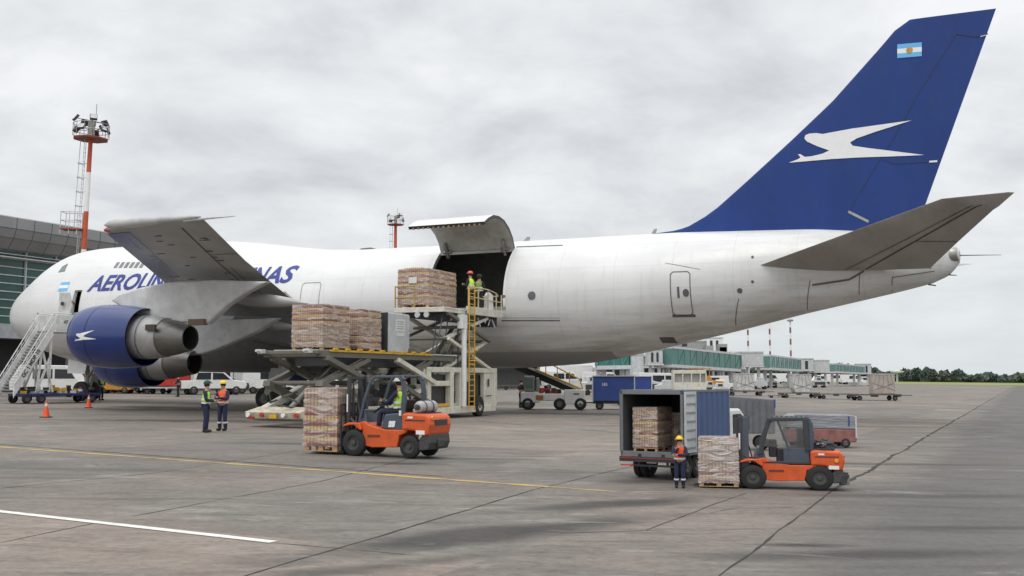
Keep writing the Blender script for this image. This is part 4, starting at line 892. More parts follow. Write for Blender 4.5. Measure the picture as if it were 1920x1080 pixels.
def load(loc, rz, lx, ly, h, label, group=None, wrap=None, scale=1, seed=0, label_sheet=None, dome=.0, name='wrapped_pallet'):
    random.seed(seed); t = thing(name, label, 'pallet load', loc, rz, group, scale); pallet_mesh(lx, ly).build('pallet', wood, t)
    m = MB(); nx, ny, nz = max(3, round(lx/.38)), max(2, round(ly/.30)), max(4, round((h-.14)/.26)); dz = (h-.14)/nz
    for i in range(nx):
        for j in range(ny):
            for k in range(nz):
                if 0 < i < nx-1 and 0 < j < ny-1 and k < nz-1: continue
                jit = lambda a: random.uniform(-a, a)
                top = dome*sin(pi*(i+.5)/nx) if k == nz-1 else 0
                m.box((-lx/2+lx*(i+.5)/nx+jit(.004), -ly/2+ly*(j+.5)/ny+jit(.004), .14+dz*(k+.5)+top/2), (lx/nx-.004, ly/ny-.004, dz-.006+top), jit(.008))
    m.build('cartons', goodm, t)
    # film stretched over the stack, drawn in between layers
    m = MB(); rings = []; nzr = nz*4; per = []
    n1_, n2_ = 10, 8
    for i in range(n1_): per.append((-1+2*i/n1_, -1))
    for i in range(n2_): per.append((1, -1+2*i/n2_))
    for i in range(n1_): per.append((1-2*i/n1_, 1))
    for i in range(n2_): per.append((-1, 1-2*i/n2_))
    for k in range(nzr+1):
        z = .12+(h-.12+.015)*k/nzr; ins = -.004 if k % 4 == 0 and 0 < k < nzr else .012; tap = .02*(k/nzr)**6
        rings.append([Vector((a*(lx/2+.015+ins-tap+random.uniform(-.008, .008)), b*(ly/2+.015+ins-tap+random.uniform(-.008, .008)), z+random.uniform(-.006, .006))) for a, b in per])
    m.loft(rings, cap=False); c = len(m.v)
    top = [p*1 for p in rings[-1]]; inner = [Vector((p.x*.5, p.y*.5, h+.02+dome+random.uniform(0, .02))) for p in top]; m.loft([top, inner], cap=False); m.add(inner, [tuple(range(len(inner)))])
    m.build('stretch_film', wrap or wrapm, t, smooth=40, fixn=False)
    if label_sheet:
        m = MB(); sx, zz, ww, hh = label_sheet; m.box((sx, -ly/2-.045, zz), (ww, .006, hh)); m.build('paper_sheet', paper, t)
    return t
# ================================================================ FORKLIFTS (x forward, y left)
def forklift(loc, rz, label, tank=True, scale=1, cage='panel', number=True, rr=.285):
    t = thing('forklift', label, 'forklift', loc, rz, 'orange forklifts on the apron', scale)
    m = MB()   # chassis
    m.side([(.62, .30), (.58, .62), (.70, .86), (.52, .90), (.40, .80), (-.10, .70), (-.78, .70), (-.70, .62), (-.52, .55), (-.46, .26), (.3, .24)], -.5, .5)
    m.side([(1.18, .74), (1.12, .80), (.98, .86), (.62, .86), (.56, .70), (.60, .66), (.80, .80), (1.0, .78)], -.58, -.34); m.side([(1.18, .74), (1.12, .80), (.98, .86), (.62, .86), (.56, .70), (.60, .66), (.80, .80), (1.0, .78)], .34, .58)
    m.build('chassis', orange, t, bevel=.025)
    m = MB()
    m.side([(-.62, .68), (-.60, 1.10), (-.70, 1.13), (-1.32, 1.10), (-1.42, 1.02), (-1.45, .84), (-1.40, .58), (-1.2, .54), (-1.12, .62), (-.95, .68), (-.75, .69)], -.54, .54)
    m.build('counterweight', orange, t, bevel=.06)
    m = MB(); m.bb(-1.462, -1.40, -.30, .30, .82, .96); m.bb(-1.30, -.72, .542, .55, .93, .96); m.build('grille', dark, t)
    m = MB(); m.side([(-1.2, .56), (-1.4, .60), (-1.43, .40), (-1.36, .22), (-1.1, .20), (-1.08, .4)], -.5, .5); m.bb(-1.47, -1.42, -.16, .16, .28, .48); m.build('bumper', pm('worn_black', (.045, .045, .045), .6, dirt=.8, dcol=(.16, .15, .14), scale=6), t, bevel=.03)
    m = MB(); m.side([(-.62, .68), (-.60, 1.06), (-.52, 1.12), (-.06, 1.08), (.06, .72)], -.46, .46); hd = m.build('engine_hood', slate, t, bevel=.03)
    if number: 
        for sgn in (1, -1):
            M = Matrix.Translation((-.28, sgn*.466, .84))@Matrix.Rotation(pi if sgn > 0 else 0, 4, 'Z')@Matrix.Rotation(pi/2, 4, 'X'); flat_text('25', .17, M, 'model_number', decalw, hd, shear=.2, bold=.02)
    m = MB(); m.side([(-.50, 1.12), (-.10, 1.10), (-.06, 1.20), (-.46, 1.24)], -.25, .25); m.side([(-.52, 1.18), (-.44, 1.2), (-.52, 1.46), (-.62, 1.45)], -.22, .22); m.build('seat', black, t, bevel=.04)
    m = MB(); m.side([(.30, .62), (.60, .62), (.78, .90), (.70, 1.18), (.56, 1.20), (.48, .86), (.34, .74)], -.44, .44); m.bb(.0, .62, -.46, .46, .60, .66); m.build('front_cowl', slate, t, bevel=.03)
    m = MB(); m.cyl((.55, 0, 1.12), (.30, 0, 1.28), .03); m.lathe((.30, 0, 1.28), (-.6, 0, .8), [(0, .15), (.02, .165), (.04, .15), (.02, .135), (0, .15)], 20); m.cyl((.6, -.3, 1.15), (.55, -.32, 1.33), .015, n=6); m.cyl((.6, -.38, 1.15), (.55, -.4, 1.33), .015, n=6); m.build('steering_wheel', black, t, smooth=40)
    m = MB()
    for y in (-.47, .47):
        P_ = [(.66, y, .98), (.56, y, 1.40), (.38, y*.98, 1.90), (.26, y*.96, 2.03)]
        for a, b in zip(P_[:-1], P_[1:]): m.beam(a, b, .055, .075)
        P_ = [(-.62, y, 1.08), (-.66, y, 1.6), (-.62, y*.98, 1.92), (-.52, y*.96, 2.03)]
        for a, b in zip(P_[:-1], P_[1:]): m.beam(a, b, .07, .13)
        m.beam((.27, y*.96, 2.03), (-.53, y*.96, 2.03), .06, .06)
    for x in np.linspace(-.5, .24, 7): m.beam((x, -.45, 2.045), (x, .45, 2.045), .03, .035)
    m.build('overhead_guard', slate, t, bevel=.012)
    m = MB(); 
    for y in (-.36, -.26, .26, .36): m.beam((1.13 if abs(y) > .3 else 1.19, y, .08), (1.10 if abs(y) > .3 else 1.16, y, 2.05 if abs(y) > .3 else 1.98), .05, .10)
    for z in (.35, 1.05, 2.0): m.beam((1.12, -.38, z), (1.12, .38, z), .07, .07)
    for y in (-.2, .2): m.cyl((1.08, y, .3), (1.08, y, 1.75), .035, n=10)
    m.beam((1.02, 0, .3), (1.02, 0, 1.5), .02, .16); m.cyl((.55, .32, .55), (1.05, .36, .95), .035, n=8); m.cyl((.55, -.32, .55), (1.05, -.36, .95), .035, n=8)
    for y in (-.12, .12): m.beam((1.16, y, .4), (1.14, y, 1.95), .04, .02)
    m.tube([(1.0, .18, 1.6), (.9, .2, 1.2), (.8, .24, .8), (.6, .3, .7)], .018, 6); m.tube([(1.0, -.18, 1.6), (.9, -.2, 1.2), (.8, -.24, .8), (.6, -.3, .7)], .018, 6)
    mast = m.build('mast', dark, t)
    m = MB(); M = Matrix.Translation((1.14, .392, 1.35))@Matrix.Rotation(pi, 4, 'Z')@Matrix.Rotation(pi/2, 4, 'X')
    m.bb(1.12, 1.16, .386, .389, 1.12, 1.58); m.build('mast_sticker', decalw, mast)
    m = MB(); 
    for z in (.14, .52): m.bb(1.22, 1.27, -.5, .5, z, z+.10)
    for y in (-.5, -.3, -.1, .1, .3, .5): m.beam((1.25, y, .1), (1.25, y, 1.32), .035, .03)
    m.beam((1.25, -.5, 1.32), (1.25, .5, 1.32), .04, .04); m.build('load_backrest', dark, t)
    for y in (-.28, .28): m = MB(); m.side([(1.27, .62), (1.31, .62), (1.32, .10), (2.30, .065), (2.32, .05), (1.30, .05), (1.27, .08)], y-.06, y+.06); m.build('fork', dark, t)
    for x, y, r, wd in ((.82, .46, .345, .24), (.82, -.46, .345, .24), (-.83, .44, rr, .20), (-.83, -.44, rr, .20)):
        m = MB(); wheel(m, (x, y, r), r, wd, hub=.52); m.build('wheel', [black, pm('dirty_rim', (.06, .06, .055), .6, dirt=.4)], t, smooth=35)
    if tank:
        m = MB(); m.lathe((-1.02, .42, 1.27), (0, -1, 0), [(0, .01), (.01, .09), (.03, .13), (.09, .155), (.72, .155), (.80, .12), (.83, .03), (.84, .01)], 24); m.build('gas_bottle', pm('gas_bottle_metal', (.42, .41, .40), .35, metal=.3, dirt=.4), t, smooth=40)
        m = MB(); m.lathe((-1.02, .425, 1.27), (0, 1, 0), [(0, .07), (.05, .07), (.06, .03)], 12); 
        for y in (.22, -.12): m.lathe((-1.02, y, 1.27), (0, 1, 0), [(0, .16), (.0, .165), (.035, .165), (.035, .16)], 24)
        m.bb(-1.2, -.84, -.45, .4, 1.09, 1.13); m.build('bottle_bracket', dark, t, smooth=30)
    else:
        m = MB(); random.seed(5); m.bb(-1.2, -.66, -.42, .42, 1.10, 1.18)
        for _ in range(34): 
            a = Vector((random.uniform(-1.3, -.68), random.uniform(-.46, .46), random.uniform(1.14, 1.32))); b = a+Vector((random.uniform(-.25, .25), random.uniform(-.3, .3), random.uniform(-.06, .08))); m.cyl(a, b, random.uniform(.02, .05), n=8)
        m.box((-.85, .1, 1.24), (.25, .3, .16)); m.box((-1.1, -.2, 1.22), (.2, .25, .12)); m.build('exposed_engine', dark, t)
        m = MB(); m.cyl((-1.0, .44, 1.30), (-.9, .40, 1.22), .02, n=6); m.cyl((-.78, .3, 1.28), (-.95, .35, 1.3), .025, n=6); m.build('hose', steel, t)
    m = MB(); m.bb(-1.30, -1.05, .546, .552, .60, .70); m.bb(-.95, -.80, .546, .552, .99, 1.04); m.build_each('sticker', decalw, t)
    m = MB(); m.bb(.05, .42, .503, .509, .50, .56); m.build('side_badge', pm('brown_badge', (.12, .03, .01), .5), t)
    m = MB(); m.cyl((-1.24, .545, .84) if not tank else (-1.435, .40, 1.0), (-1.24, .60, .84) if not tank else (-1.46, .40, 1.0), .06, .05, 12); m.build('beacon', pm('amber_lamp', (.7, .30, .05), .25), t)
    m = MB()
    if tank:
        m.box((-.57, .52, 1.12), (.05, .05, .13)); m.build('rear_light', decalw, t)
    if cage == 'glass':
        m = MB(); m.bb(-.5, .2, -.3, .3, .7, 1.15); m.box((-.40, .0, 1.42), (.16, .42, .62)); m.box((.3, .1, 1.15), (.2, .3, .5)); m.build('cab_interior', pm('cab_interior_black', (.02, .022, .03), .6, dirt=.5, dcol=(.25, .08, .05), scale=6), t, bevel=.03)
        m = MB(); m.beam((1.0, .30, .1), (.98, .30, 2.04), .16, .16); m.beam((1.0, -.30, .1), (.98, -.30, 2.04), .16, .16); m.beam((.95, .0, .3), (.95, .0, 1.6), .3, .1); m.build('mast_channel', slate, t)
        m = MB(); m.beam((-.55, .49, 1.1), (-.5, .49, 2.0), .09, .13); m.beam((.62, .49, 1.0), (.42, .49, 1.95), .07, .10); m.beam((.45, .49, 1.98), (-.52, .49, 2.0), .08, .10); m.bb(-.6, .62, .47, .50, .72, .80); m.build('cab_frame', dark, t, bevel=.015)
        m = MB(); random.seed(8)
        for _ in range(16): m.box((random.uniform(-1.48, -1.2), random.uniform(-.45, .5), random.uniform(.2, .72)), (random.uniform(.08, .2), random.uniform(.08, .25), random.uniform(.08, .22)), random.uniform(0, 1), random.choice((0, 0, 1)))
        m.build('towing_gear', [dark, steel], t)
        m = MB(); m.add([(.55, .455, 1.22), (.36, .45, 1.9), (-.5, .45, 1.92), (-.56, .455, 1.15)], [(0, 1, 2, 3)]); m.add([(.60, -.40, 1.2), (.40, -.4, 1.92), (.40, .4, 1.92), (.60, .40, 1.2)], [(0, 1, 2, 3)]); m.build('cab_window', cabglass, t, fixn=False)
        m = MB(); m.bb(-.58, .05, .462, .485, .76, 1.18); m.beam((-.1, .475, 1.12), (.18, .475, 1.95), .04, .06); m.build('cab_door', slate, t, bevel=.01)
    return t
fl_c = (G(668, 855)+G(763, 860))/2; d_ = G(668, 855)-G(763, 860); FR = atan2(d_.y, d_.x); lf = Vector((-sin(FR), cos(FR), 0)); fw = Vector((cos(FR), sin(FR), 0))
flc = fl_c-lf*.5; forklift(on(flc.x, flc.y), FR, 'orange forklift with gas bottle and driver carrying a tall pallet of bottles')
q = flc+fw*1.86; load(on(q.x, q.y)+Vector((0, 0, .085)) if False else Vector(on(q.x, q.y))+Vector((0, 0, .075)), FR, 1.05, 1.1, 1.62, 'shrink-wrapped stack of bottles on the forks of the forklift with the driver', 'wrapped pallet loads', seed=4)
q = flc-fw*.16+lf*.06; person(Vector(on(q.x, q.y))+Vector((0, 0, .24)), FR, 'driver in yellow-green vest and white and red helmet seated in the orange forklift', SIT, hiviz, navy, navy, helm_w, scale=.99, group='ground crew on the apron')
m = MB(); 
fc2 = (G(1416, 917)+G(1533, 920))/2; d_ = G(1416, 917)-G(1533, 920); FR2 = atan2(d_.y, d_.x)-.05; SR = .665; lf2 = Vector((-sin(FR2), cos(FR2), 0)); fw2 = Vector((cos(FR2), sin(FR2), 0))
f2 = fc2-lf2*.5*SR-fw2*.0; forklift(on(f2.x, f2.y), FR2, 'empty-cabbed orange forklift with exposed engine beside the box truck', tank=False, scale=SR, cage='glass', number=False, rr=.35).scale = (SR*1.12, SR, SR)
q = f2+fw2*(1.30*SR*1.12+.28)+lf2*.05; load(Vector(on(q.x, q.y))+Vector((0, 0, .03)), FR2, 1.28, 1.35, 1.58, 'pale wrapped pallet on the ground in front of the empty-cabbed forklift', 'wrapped pallet loads', wrapw, scale=.58, seed=8)
# ================================================================ MAIN DECK LOADER (x across, y towards the aircraft, z up)
LO = G(847, 783); LD = thing('cargo_loader', 'cream and grey two-platform scissor cargo loader standing at the open side cargo door', 'cargo loader', LO, -PSI)
def part(m, name, mats, parent=LD, **k): return m.build(name, mats, parent, **k)
def EACH(m, name, mats, parent=LD, **k): return m.build_each(name, mats, parent, **k)
def lw(q, p, h): return LO+AX*q+RT*p+Vector((0, 0, h))
rust = pm('chipped_cream_red', (.50, .46, .36), .6, var=.35, scale=5, dirt=.8, dcol=(.22, .07, .04))
m = MB()
for q in (-1.9, .2): m.bb(q-.14, q+.14, -12.5, 0, .30, .72)
for p in (-12.3, -9.5, -6, -2.5): m.bb(-1.9, .2, p-.12, p+.12, .34, .66)
m.prism([(-2.15, -12.3, .25), (-2.15, -13.1, .35), (-2.15, -13.2, .62), (-2.15, -12.3, .80)], (2.6, 0, 0)); part(m, 'chassis', rust, bevel=.03)
m = MB()
for q in (-1.95, -1.3, -.3, .3): m.mark(); m.cyl((q, -13.2, .5), (q, -13.28, .5), .085, n=10, mat=1 if q in (-1.3, .3) else 0)
m.bb(-2.0, -1.7, -13.23, -13.18, .34, .44, 1); m.mark(); m.box((-.8, -13.2, .45), (.34, .06, .14), 0, 2); EACH(m, 'rear_lamp', [decalw, pm('red_lens', (.4, .03, .02), .3), yellowp])
ZDK = 3.02
# front machinery body
m = MB()
m.bb(.18, .42, -3.2, 4.2, .22, .55); m.bb(-2.4, -2.2, -3.2, 4.2, .22, .55); m.bb(-2.2, .42, -3.45, -3.2, .22, .50)
for (p, w_) in ((-3.2, .35), (-.9, .35), (.1, .4), (4.0, .35)): m.bb(.1, .42, p, p+w_, .5, 2.45)
m.bb(.14, .40, -2.85, 4.0, 2.2, 2.45); m.bb(.14, .38, -2.85, -.9, 1.55, 1.8)
for q in (-2.35, -1.3, -.4): m.bb(q, q+.25, -3.4, -3.2, .5, 2.4)
m.bb(-2.35, .3, -3.4, -3.22, 2.15, 2.42); m.bb(-2.35, .3, -3.4, -3.25, 1.45, 1.65)
m.bb(.12, .36, .5, 1.3, 1.75, 2.2); m.bb(.12, .36, 2.9, 4.0, .5, 2.2); m.bb(-2.3, -1.9, -3.0, 4.0, .55, 2.3); part(m, 'front_frame', cream, bevel=.03)
m = MB(); m.bb(-1.9, .08, -3.0, 3.8, .55, 2.1); m.bb(-1.7, -.1, -10.6, -1.0, ZDK-.62, ZDK-.29); m.bb(-1.8, -.1, -9.5, -6.5, .4, 1.1); m.bb(-1.7, 0, -5.6, -3.6, .5, 1.6); part(m, 'engine_bay', dark, bevel=.02)
m = MB(); m.bb(.25, .43, -2.7, -1.0, .58, .72); m.bb(.43, .445, 3.2, 3.35, 1.5, 1.9, 1); m.bb(.43, .445, 2.95, 3.6, 1.0, 1.05, 1); m.bb(.43, .445, 1.6, 1.8, 1.2, 1.5, 1); part(m, 'step', [yellowp, dark])
m = MB(); random.seed(11)
for _ in range(90):
    p = random.uniform(-12.8, 3.4); q = random.choice((-1.6, -1.0, -.4, .0)); z = random.uniform(.6, 2.2 if p > -3 else 1.3)
    m.cyl((q, p, z), (q+random.uniform(-.3, .3), p+random.uniform(-.9, .9), z+random.uniform(-.25, .35)), random.uniform(.02, .06), n=6)
for _ in range(34): m.box((random.uniform(-1.7, .1), random.uniform(-8.5, 3), random.uniform(.7, 1.7)), (random.uniform(.2, .5), random.uniform(.3, .7), random.uniform(.15, .4)))
part(m, 'hydraulics', pm('hydraulic_grey', (.07, .07, .065), .5, dirt=.5, dcol=(.3, .28, .22), scale=5))
for q, p, r in ((-1.9, -5.2, .5), (.3, 2.25, .52), (-2.2, 2.25, .52), (.05, -5.2, .5), (.05, -8.4, .42), (-1.9, -8.4, .42)):
    m = MB(); wheel(m, (q, p, r), r, .35, (1, 0, 0)); part(m, 'wheel', [black, rimm], smooth=35)
# main platform
ZD = 3.02
m = MB(); m.bb(-2.3, -2.1, -11.9, -.4, ZD-.28, ZD); m.bb(.2, .4, -11.9, -.4, ZD-.28, ZD); 
for p in np.arange(-11.7, -.5, 1.1): m.bb(-2.1, .2, p, p+.14, ZD-.26, ZD-.08)
m.bb(-2.35, .5, -12.2, -11.85, ZD-.16, ZD-.02); m.bb(-2.3, .4, -.6, -.4, ZD-.28, ZD); part(m, 'lower_platform', olive, bevel=.02)
m = MB()
for p in np.arange(-11.6, -.7, .42): m.cyl((-2.0, p, ZD-.02), (.15, p, ZD-.02), .05, n=8)
part(m, 'roller', steel, smooth=40)
m = MB(); m.bb(.4, .47, -11.2, -2.8, ZD-.05, ZD+.03); m.bb(.4, .46, -2.8, -.4, ZD-.02, ZD+.03, 1)
for p in np.arange(-11, -3, .9): m.bb(.40, .50, p, p+.25, ZD+.03, ZD+.10)
part(m, 'edge_guide', [yellowp, lgrey])
m = MB()
for q in (-2.05, .2):
    for z in (ZD-.05,): m.cyl((q, -12.15, z), (q, -12.7, z+.02), .06, n=8); m.box((q, -12.35, z), (.22, .25, .16))
    m.beam((q, -.4, ZD), (q, .3, ZD+.02), .1, .1)
part(m, 'platform_stop', lgrey, bevel=.01)
def scis(q, p0, p1, z0, z1, wd=.2, h=.30, name='scissor_arm', mt=(olive, cream)):
    for i, (a, b) in enumerate((((q, p0, z0), (q+.001, p1, z1)), ((q+.17, p1, z0), (q+.171, p0, z1)))):
        m = MB(); m.beam(a, b, wd, h, 0, (1, 0, 0)); 
        m.cyl((q-.12, (p0+p1)/2, (z0+z1)/2), (q+.3, (p0+p1)/2, (z0+z1)/2), .09, n=10)
        part(m, name, mt[i], bevel=.015)
for q in (.22, -2.3):
    scis(q, -11.9, -8.6, .62, 1.72, .24, .34, mt=(cream, olive)); scis(q, -11.5, -8.1, 1.72, ZD-.3, mt=(olive, olive))
    scis(q, -6.0, -2.6, .62, 1.72, mt=(cream, olive)); scis(q, -6.0, -2.6, 1.72, ZD-.3, mt=(olive, cream))
for z, a in ((1.72, -11.5), (1.72, -8.1), (1.72, -6.0), (1.72, -2.6)): m = MB(); m.cyl((-2.3, a, z), (.45, a, z), .1, n=10); part(m, 'cross_tube', olive, smooth=40)
m = MB(); m.cyl((-.9, -12, .7), (-.9, -9.2, 2.5), .12, .12, 12); m.mark(); m.cyl((-1.2, -6, .7), (-1.2, -3.4, 2.5), .12, .12, 12); EACH(m, 'lift_cylinder', steel, smooth=40)
# upper platform by the door
ZU = 5.42
for q in (.16, -2.3):
    scis(q, -1.1, 3.6, 2.4, 3.85, .15, .2, mt=(cream, cream)); scis(q, -1.1, 3.6, 3.85, ZU-.35, .15, .2, mt=(cream, olive) if q > 0 else (olive, cream))
m = MB()
for z, p in ((3.85, -1.1), (3.85, 3.6), (4.45, .2), (3.2, 1.2)): m.cyl((-2.3, p, z), (.3, p, z), .08, n=8)
m.cyl((-1.5, 0, 2.3), (-1.3, 2.6, 4.6), .11, n=10); m.cyl((-.6, 0, 2.3), (-.8, 2.6, 4.6), .11, n=10); part(m, 'cross_tube', olive, smooth=40)
m = MB(); m.bb(-2.4, .36, -1.5, 5.0, ZU-.14, ZU-.06); m.bb(.30, .42, .9, 3.1, ZU-.28, ZU+.12); m.bb(.30, .42, 3.14, 5.0, ZU-.28, ZU+.10); m.bb(-2.42, .38, -1.55, -1.35, ZU-.30, ZU-.06); m.bb(.22, .34, -1.4, .8, ZU-.30, ZU-.06)
m.bb(-2.4, .36, 4.7, 5.3, ZU-.22, ZU-.1); part(m, 'upper_platform', pm('platform_cream', (.60, .58, .50), .5, dirt=.45), bevel=.02)
m = MB(); m.bb(-2.2, .2, -1.0, 4.6, ZU-.50, ZU-.16); m.bb(-.8, .1, 4.2, 5.0, ZU-.75, ZU-.2); part(m, 'platform_underframe', dark, bevel=.03)
m = MB(); random.seed(4)
for q in (-2.0, -1.5): m.cyl((q+.9, -1.5, ZU-.42), (q+.9, -1.58, ZU-.42), .14, n=12)
for _ in range(9): p = random.uniform(-1.2, 4.6); m.cyl((.2, p, ZU-.4), (.26, p+random.uniform(-.4, .4), ZU-random.uniform(.5, .9)), .035, n=6)
part(m, 'hydraulic_fitting', lgrey)
m = MB()
for p in (1.05, 2.15, 3.3, 4.3, 4.95): m.beam((.38, p, ZU+.1), (.38, p, ZU+(1.12 if p < 4 else .95)), .055, .055)
m.tube([(.38, 1.05, ZU+1.12), (.38, 3.3, ZU+1.12), (.38, 4.3, ZU+1.0), (.2, 4.95, ZU+.9)], .03); m.tube([(.38, 1.05, ZU+.62), (.38, 4.95, ZU+.55)], .028)
for q in (-.3, -1.0): m.beam((q, 4.95, ZU), (q, 4.95, ZU+.9), .05, .05)
m.tube([(.2, 4.95, ZU+.9), (-1.0, 4.95, ZU+.9)], .03)
part(m, 'right_guard_rail', pm('rail_cream', (.55, .47, .28), .5, dirt=.3), smooth=40)
m = MB()
for q in (-2.38, -1.3): m.beam((q, -1.5, ZU-.1), (q, -1.5, ZU+1.0), .05, .05)
m.tube([(-2.38, -1.5, ZU+1.0), (-2.38, 1.2, ZU+1.0)], .03); m.tube([(-2.38, -1.5, ZU+.45), (-2.38, 1.2, ZU+.45)], .03); m.tube([(-2.38, -1.5, ZU+1.0), (-1.3, -1.5, ZU+1.0)], .03); m.tube([(-2.38, -1.5, ZU+.45), (-1.3, -1.5, ZU+.45)], .03); m.beam((-2.38, 1.2, ZU), (-2.38, 1.2, ZU+1.0), .05, .05)
part(m, 'left_guard_rail', pm('rail_ochre', (.42, .27, .08), .5, dirt=.3), smooth=40)
m = MB(); m.side([(.02, 0), (.02, 0)], 0, 0) if False else None
m.prism([(.05, 3.45, ZU+.1), (.05, 4.15, ZU+.1), (.05, 4.1, ZU+.9), (.05, 3.7, ZU+1.02), (.05, 3.5, ZU+.85)], (.25, 0, 0)); part(m, 'control_box', white, bevel=.03)
m = MB(); LQ = .58
for p in (.72, 1.32): m.tube([(LQ, p, .35), (LQ, p, ZU+1.15)], .035)
for z in np.arange(.5, ZU+1.1, .27): m.beam((LQ, .72, z), (LQ, 1.32, z), .035, .04)
for z in (2.6, 3.2): m.beam((LQ, .66, z), (LQ, 1.38, z), .06, .06)
m.tube([(LQ+.02, .72, 3.4), (LQ+.25, .9, 3.3), (LQ+.25, 1.2, 3.3), (LQ+.02, 1.32, 3.4)], .025); m.tube([(LQ+.02, .72, 2.8), (LQ+.25, .9, 2.8), (LQ+.25, 1.2, 2.8), (LQ+.02, 1.32, 2.8)], .025)
part(m, 'ladder', yellowp, smooth=40)
m = MB(); m.cyl((.52, .28, .55), (.52, .28, 4.65), .13, n=16); m.bb(.32, .62, -.05, .45, ZU-1.05, ZU-.35); part(m, 'lift_column', white, smooth=40)
m = MB()
for q, p in ((-.4, -2.2), (.1, -2.0)): m.tube([(q, p, 2.4), (q+.1, p+.8, 3.4), (q, p+1.4, ZU-.4)], .03)
m.tube([(.3, .05, 2.5), (.36, -.05, 3.4), (.3, .05, 4.4)], .035); m.tube([(.25, -2.3, ZD), (.3, -1.9, ZD+.9), (.1, -1.2, ZU-.4)], .03); part(m, 'hose', dark, smooth=40)
# freight on the loader
def onl(q, p, h): return lw(q, p, h)
load(onl(-1.17, -9.55, ZD+.03), -PSI, 1.5, 1.95, 1.88, 'tall wrapped bottle pallet at the left end of the loader deck', 'wrapped pallet loads', seed=21)
load(onl(-1.0, -7.05, ZD+.03), -PSI, 1.35, 1.7, 1.83, 'wrapped bottle pallet in the middle of the loader deck, beside the grey container', 'wrapped pallet loads', seed=22)
t = thing('air_container', 'grey box-shaped cargo container with a white placard on the loader deck', 'container', onl(-1.0, -4.75, ZD+.03), -PSI); cg = pm('container_grey', (.50, .51, .52), .4, metal=.1, dirt=.3, dcol=(.2, .2, .2))
m = MB(); m.prism([(-.7, -1.0, 0), (-.7, .8, 0), (-.7, 1.0, .35), (-.7, 1.0, 1.75), (-.7, .92, 1.8), (-.7, -1.0, 1.8)], (1.45, 0, 0)); m.build('shell', cg, t, bevel=.04)
m = MB(); m.bb(.752, .758, -.3, .55, 1.0, 1.55); m.bb(.752, .758, -.2, .5, .78, .93); m.build('placard', paper, t)
m = MB(); 
for z in (1.42, 1.32, 1.2, 1.1): m.bb(.759, .762, -.2, .45, z, z+.035)
m.build('placard_writing', pm('faint_grey_ink', (.28, .28, .29), .7), t)
m = MB(); m.bb(-.75, .78, -1.08, -1.0, 0, 1.8); m.bb(-.75, .80, -1.05, 1.02, -.0, .05); m.build('frame', dark, t)
load(onl(-1.55, .25, ZU-.04), -PSI, 1.72, 2.9, 1.9, 'wide wrapped bottle pallet high up on the raised platform by the door', 'wrapped pallet loads', seed=31, label_sheet=(.0, 1.35, .45, .3), dome=.08)
person(onl(.02, 2.0, ZU-.06), -PSI+pi*.97, 'worker with red helmet and yellow-green vest on the raised loader platform', dict(CLASP, wl=(.34, .1, 1.2), wr=(.34, -.1, 1.2)), hiviz, drk, drk, helm_r, scale=1.14)
person(onl(.0, 3.0, ZU-.06), -PSI+pi*.5, 'worker in dull green vest at the control box of the raised platform', CLASP, hivg, drk, drk, drk, scale=1.1)
g_ = G(757, 800); person(G(757, 797), 1.2, 'worker in yellow-green vest partly hidden behind the forklift guard', {}, hiviz, drk, drk, pm('orange_cap', (.6, .15, .03), .6), cap=True)
# ================================================================ BOX TRUCK
c0, c1 = G(1168, 886), G(1302, 888); TS = .52
# rear sill seen square on; body runs away to the right
yaw = radians(58); TD = Vector((cos(yaw), sin(yaw), 0)); TL = Vector((-sin(yaw), cos(yaw), 0))
TR = thing('box_truck', 'blue box truck with its rear doors open and stacked goods inside', 'truck', G(1222, 900), yaw)
def tk(m, name, mats, **k): return m.build(name, mats, TR, **k)
HW, L_, ZF, ZT_ = .70, 2.65, .56, 1.83     # half width, length, floor, top (x forward)
blk = pm('container_blue', (.045, .085, .20), .5, var=.12, scale=2, dirt=.25, dcol=(.05, .06, .09)); tgrey = pm('container_grey_frame', (.14, .145, .15), .5, dirt=.3)
m = MB(); n_ = 30
for sy in (-1, 1):
    pts = []
    for i in range(n_+1):
        x = .34+(L_-.40)*i/n_; o = (0, 0, .02, .02)[i % 4]; pts.append((x, sy*(HW-.02+o)))
    m.add([(x, y, z) for x, y in pts for z in (ZF+.03, ZT_-.05)], [(2*i, 2*i+1, 2*i+3, 2*i+2) for i in range(n_)])
m.bb(.06, L_, -HW+.01, HW-.01, ZT_-.03, ZT_-.01); m.bb(L_-.05, L_-.02, -HW+.02, HW-.02, ZF, ZT_-.03); tk(m, 'container_side', blk, fixn=False)
m = MB(); m.bb(.04, L_-.06, -HW+.03, HW-.03, ZF-.02, ZF); m.bb(.04, L_-.06, HW-.055, HW-.045, ZF, ZT_-.04); m.bb(.04, L_-.06, -HW+.045, -HW+.055, ZF, ZT_-.04); m.bb(.04, L_-.06, -HW+.05, HW-.05, ZT_-.05, ZT_-.04); m.bb(L_-.08, L_-.07, -HW+.05, HW-.05, ZF, ZT_-.05); tk(m, 'container_interior', pm('truck_interior', (.07, .07, .075), .8))
m = MB(); 
for y in (-HW, HW-.055): m.bb(0, .08, y, y+.055, ZF-.08, ZT_)
m.bb(0, .08, -HW, HW, ZT_-.09, ZT_+.004); m.bb(0, .10, -HW, HW, ZF-.10, ZF+.01)
for y in (-HW-.004, HW-.046): m.bb(L_-.05, L_+.004, y, y+.05, ZF-.05, ZT_)
for y in (-HW-.004, HW-.046): m.bb(.3, L_, y, y+.05, ZT_-.05, ZT_+.002); m.bb(.3, L_, y, y+.05, ZF-.06, ZF+.01)
tk(m, 'container_frame', tgrey, bevel=.006)
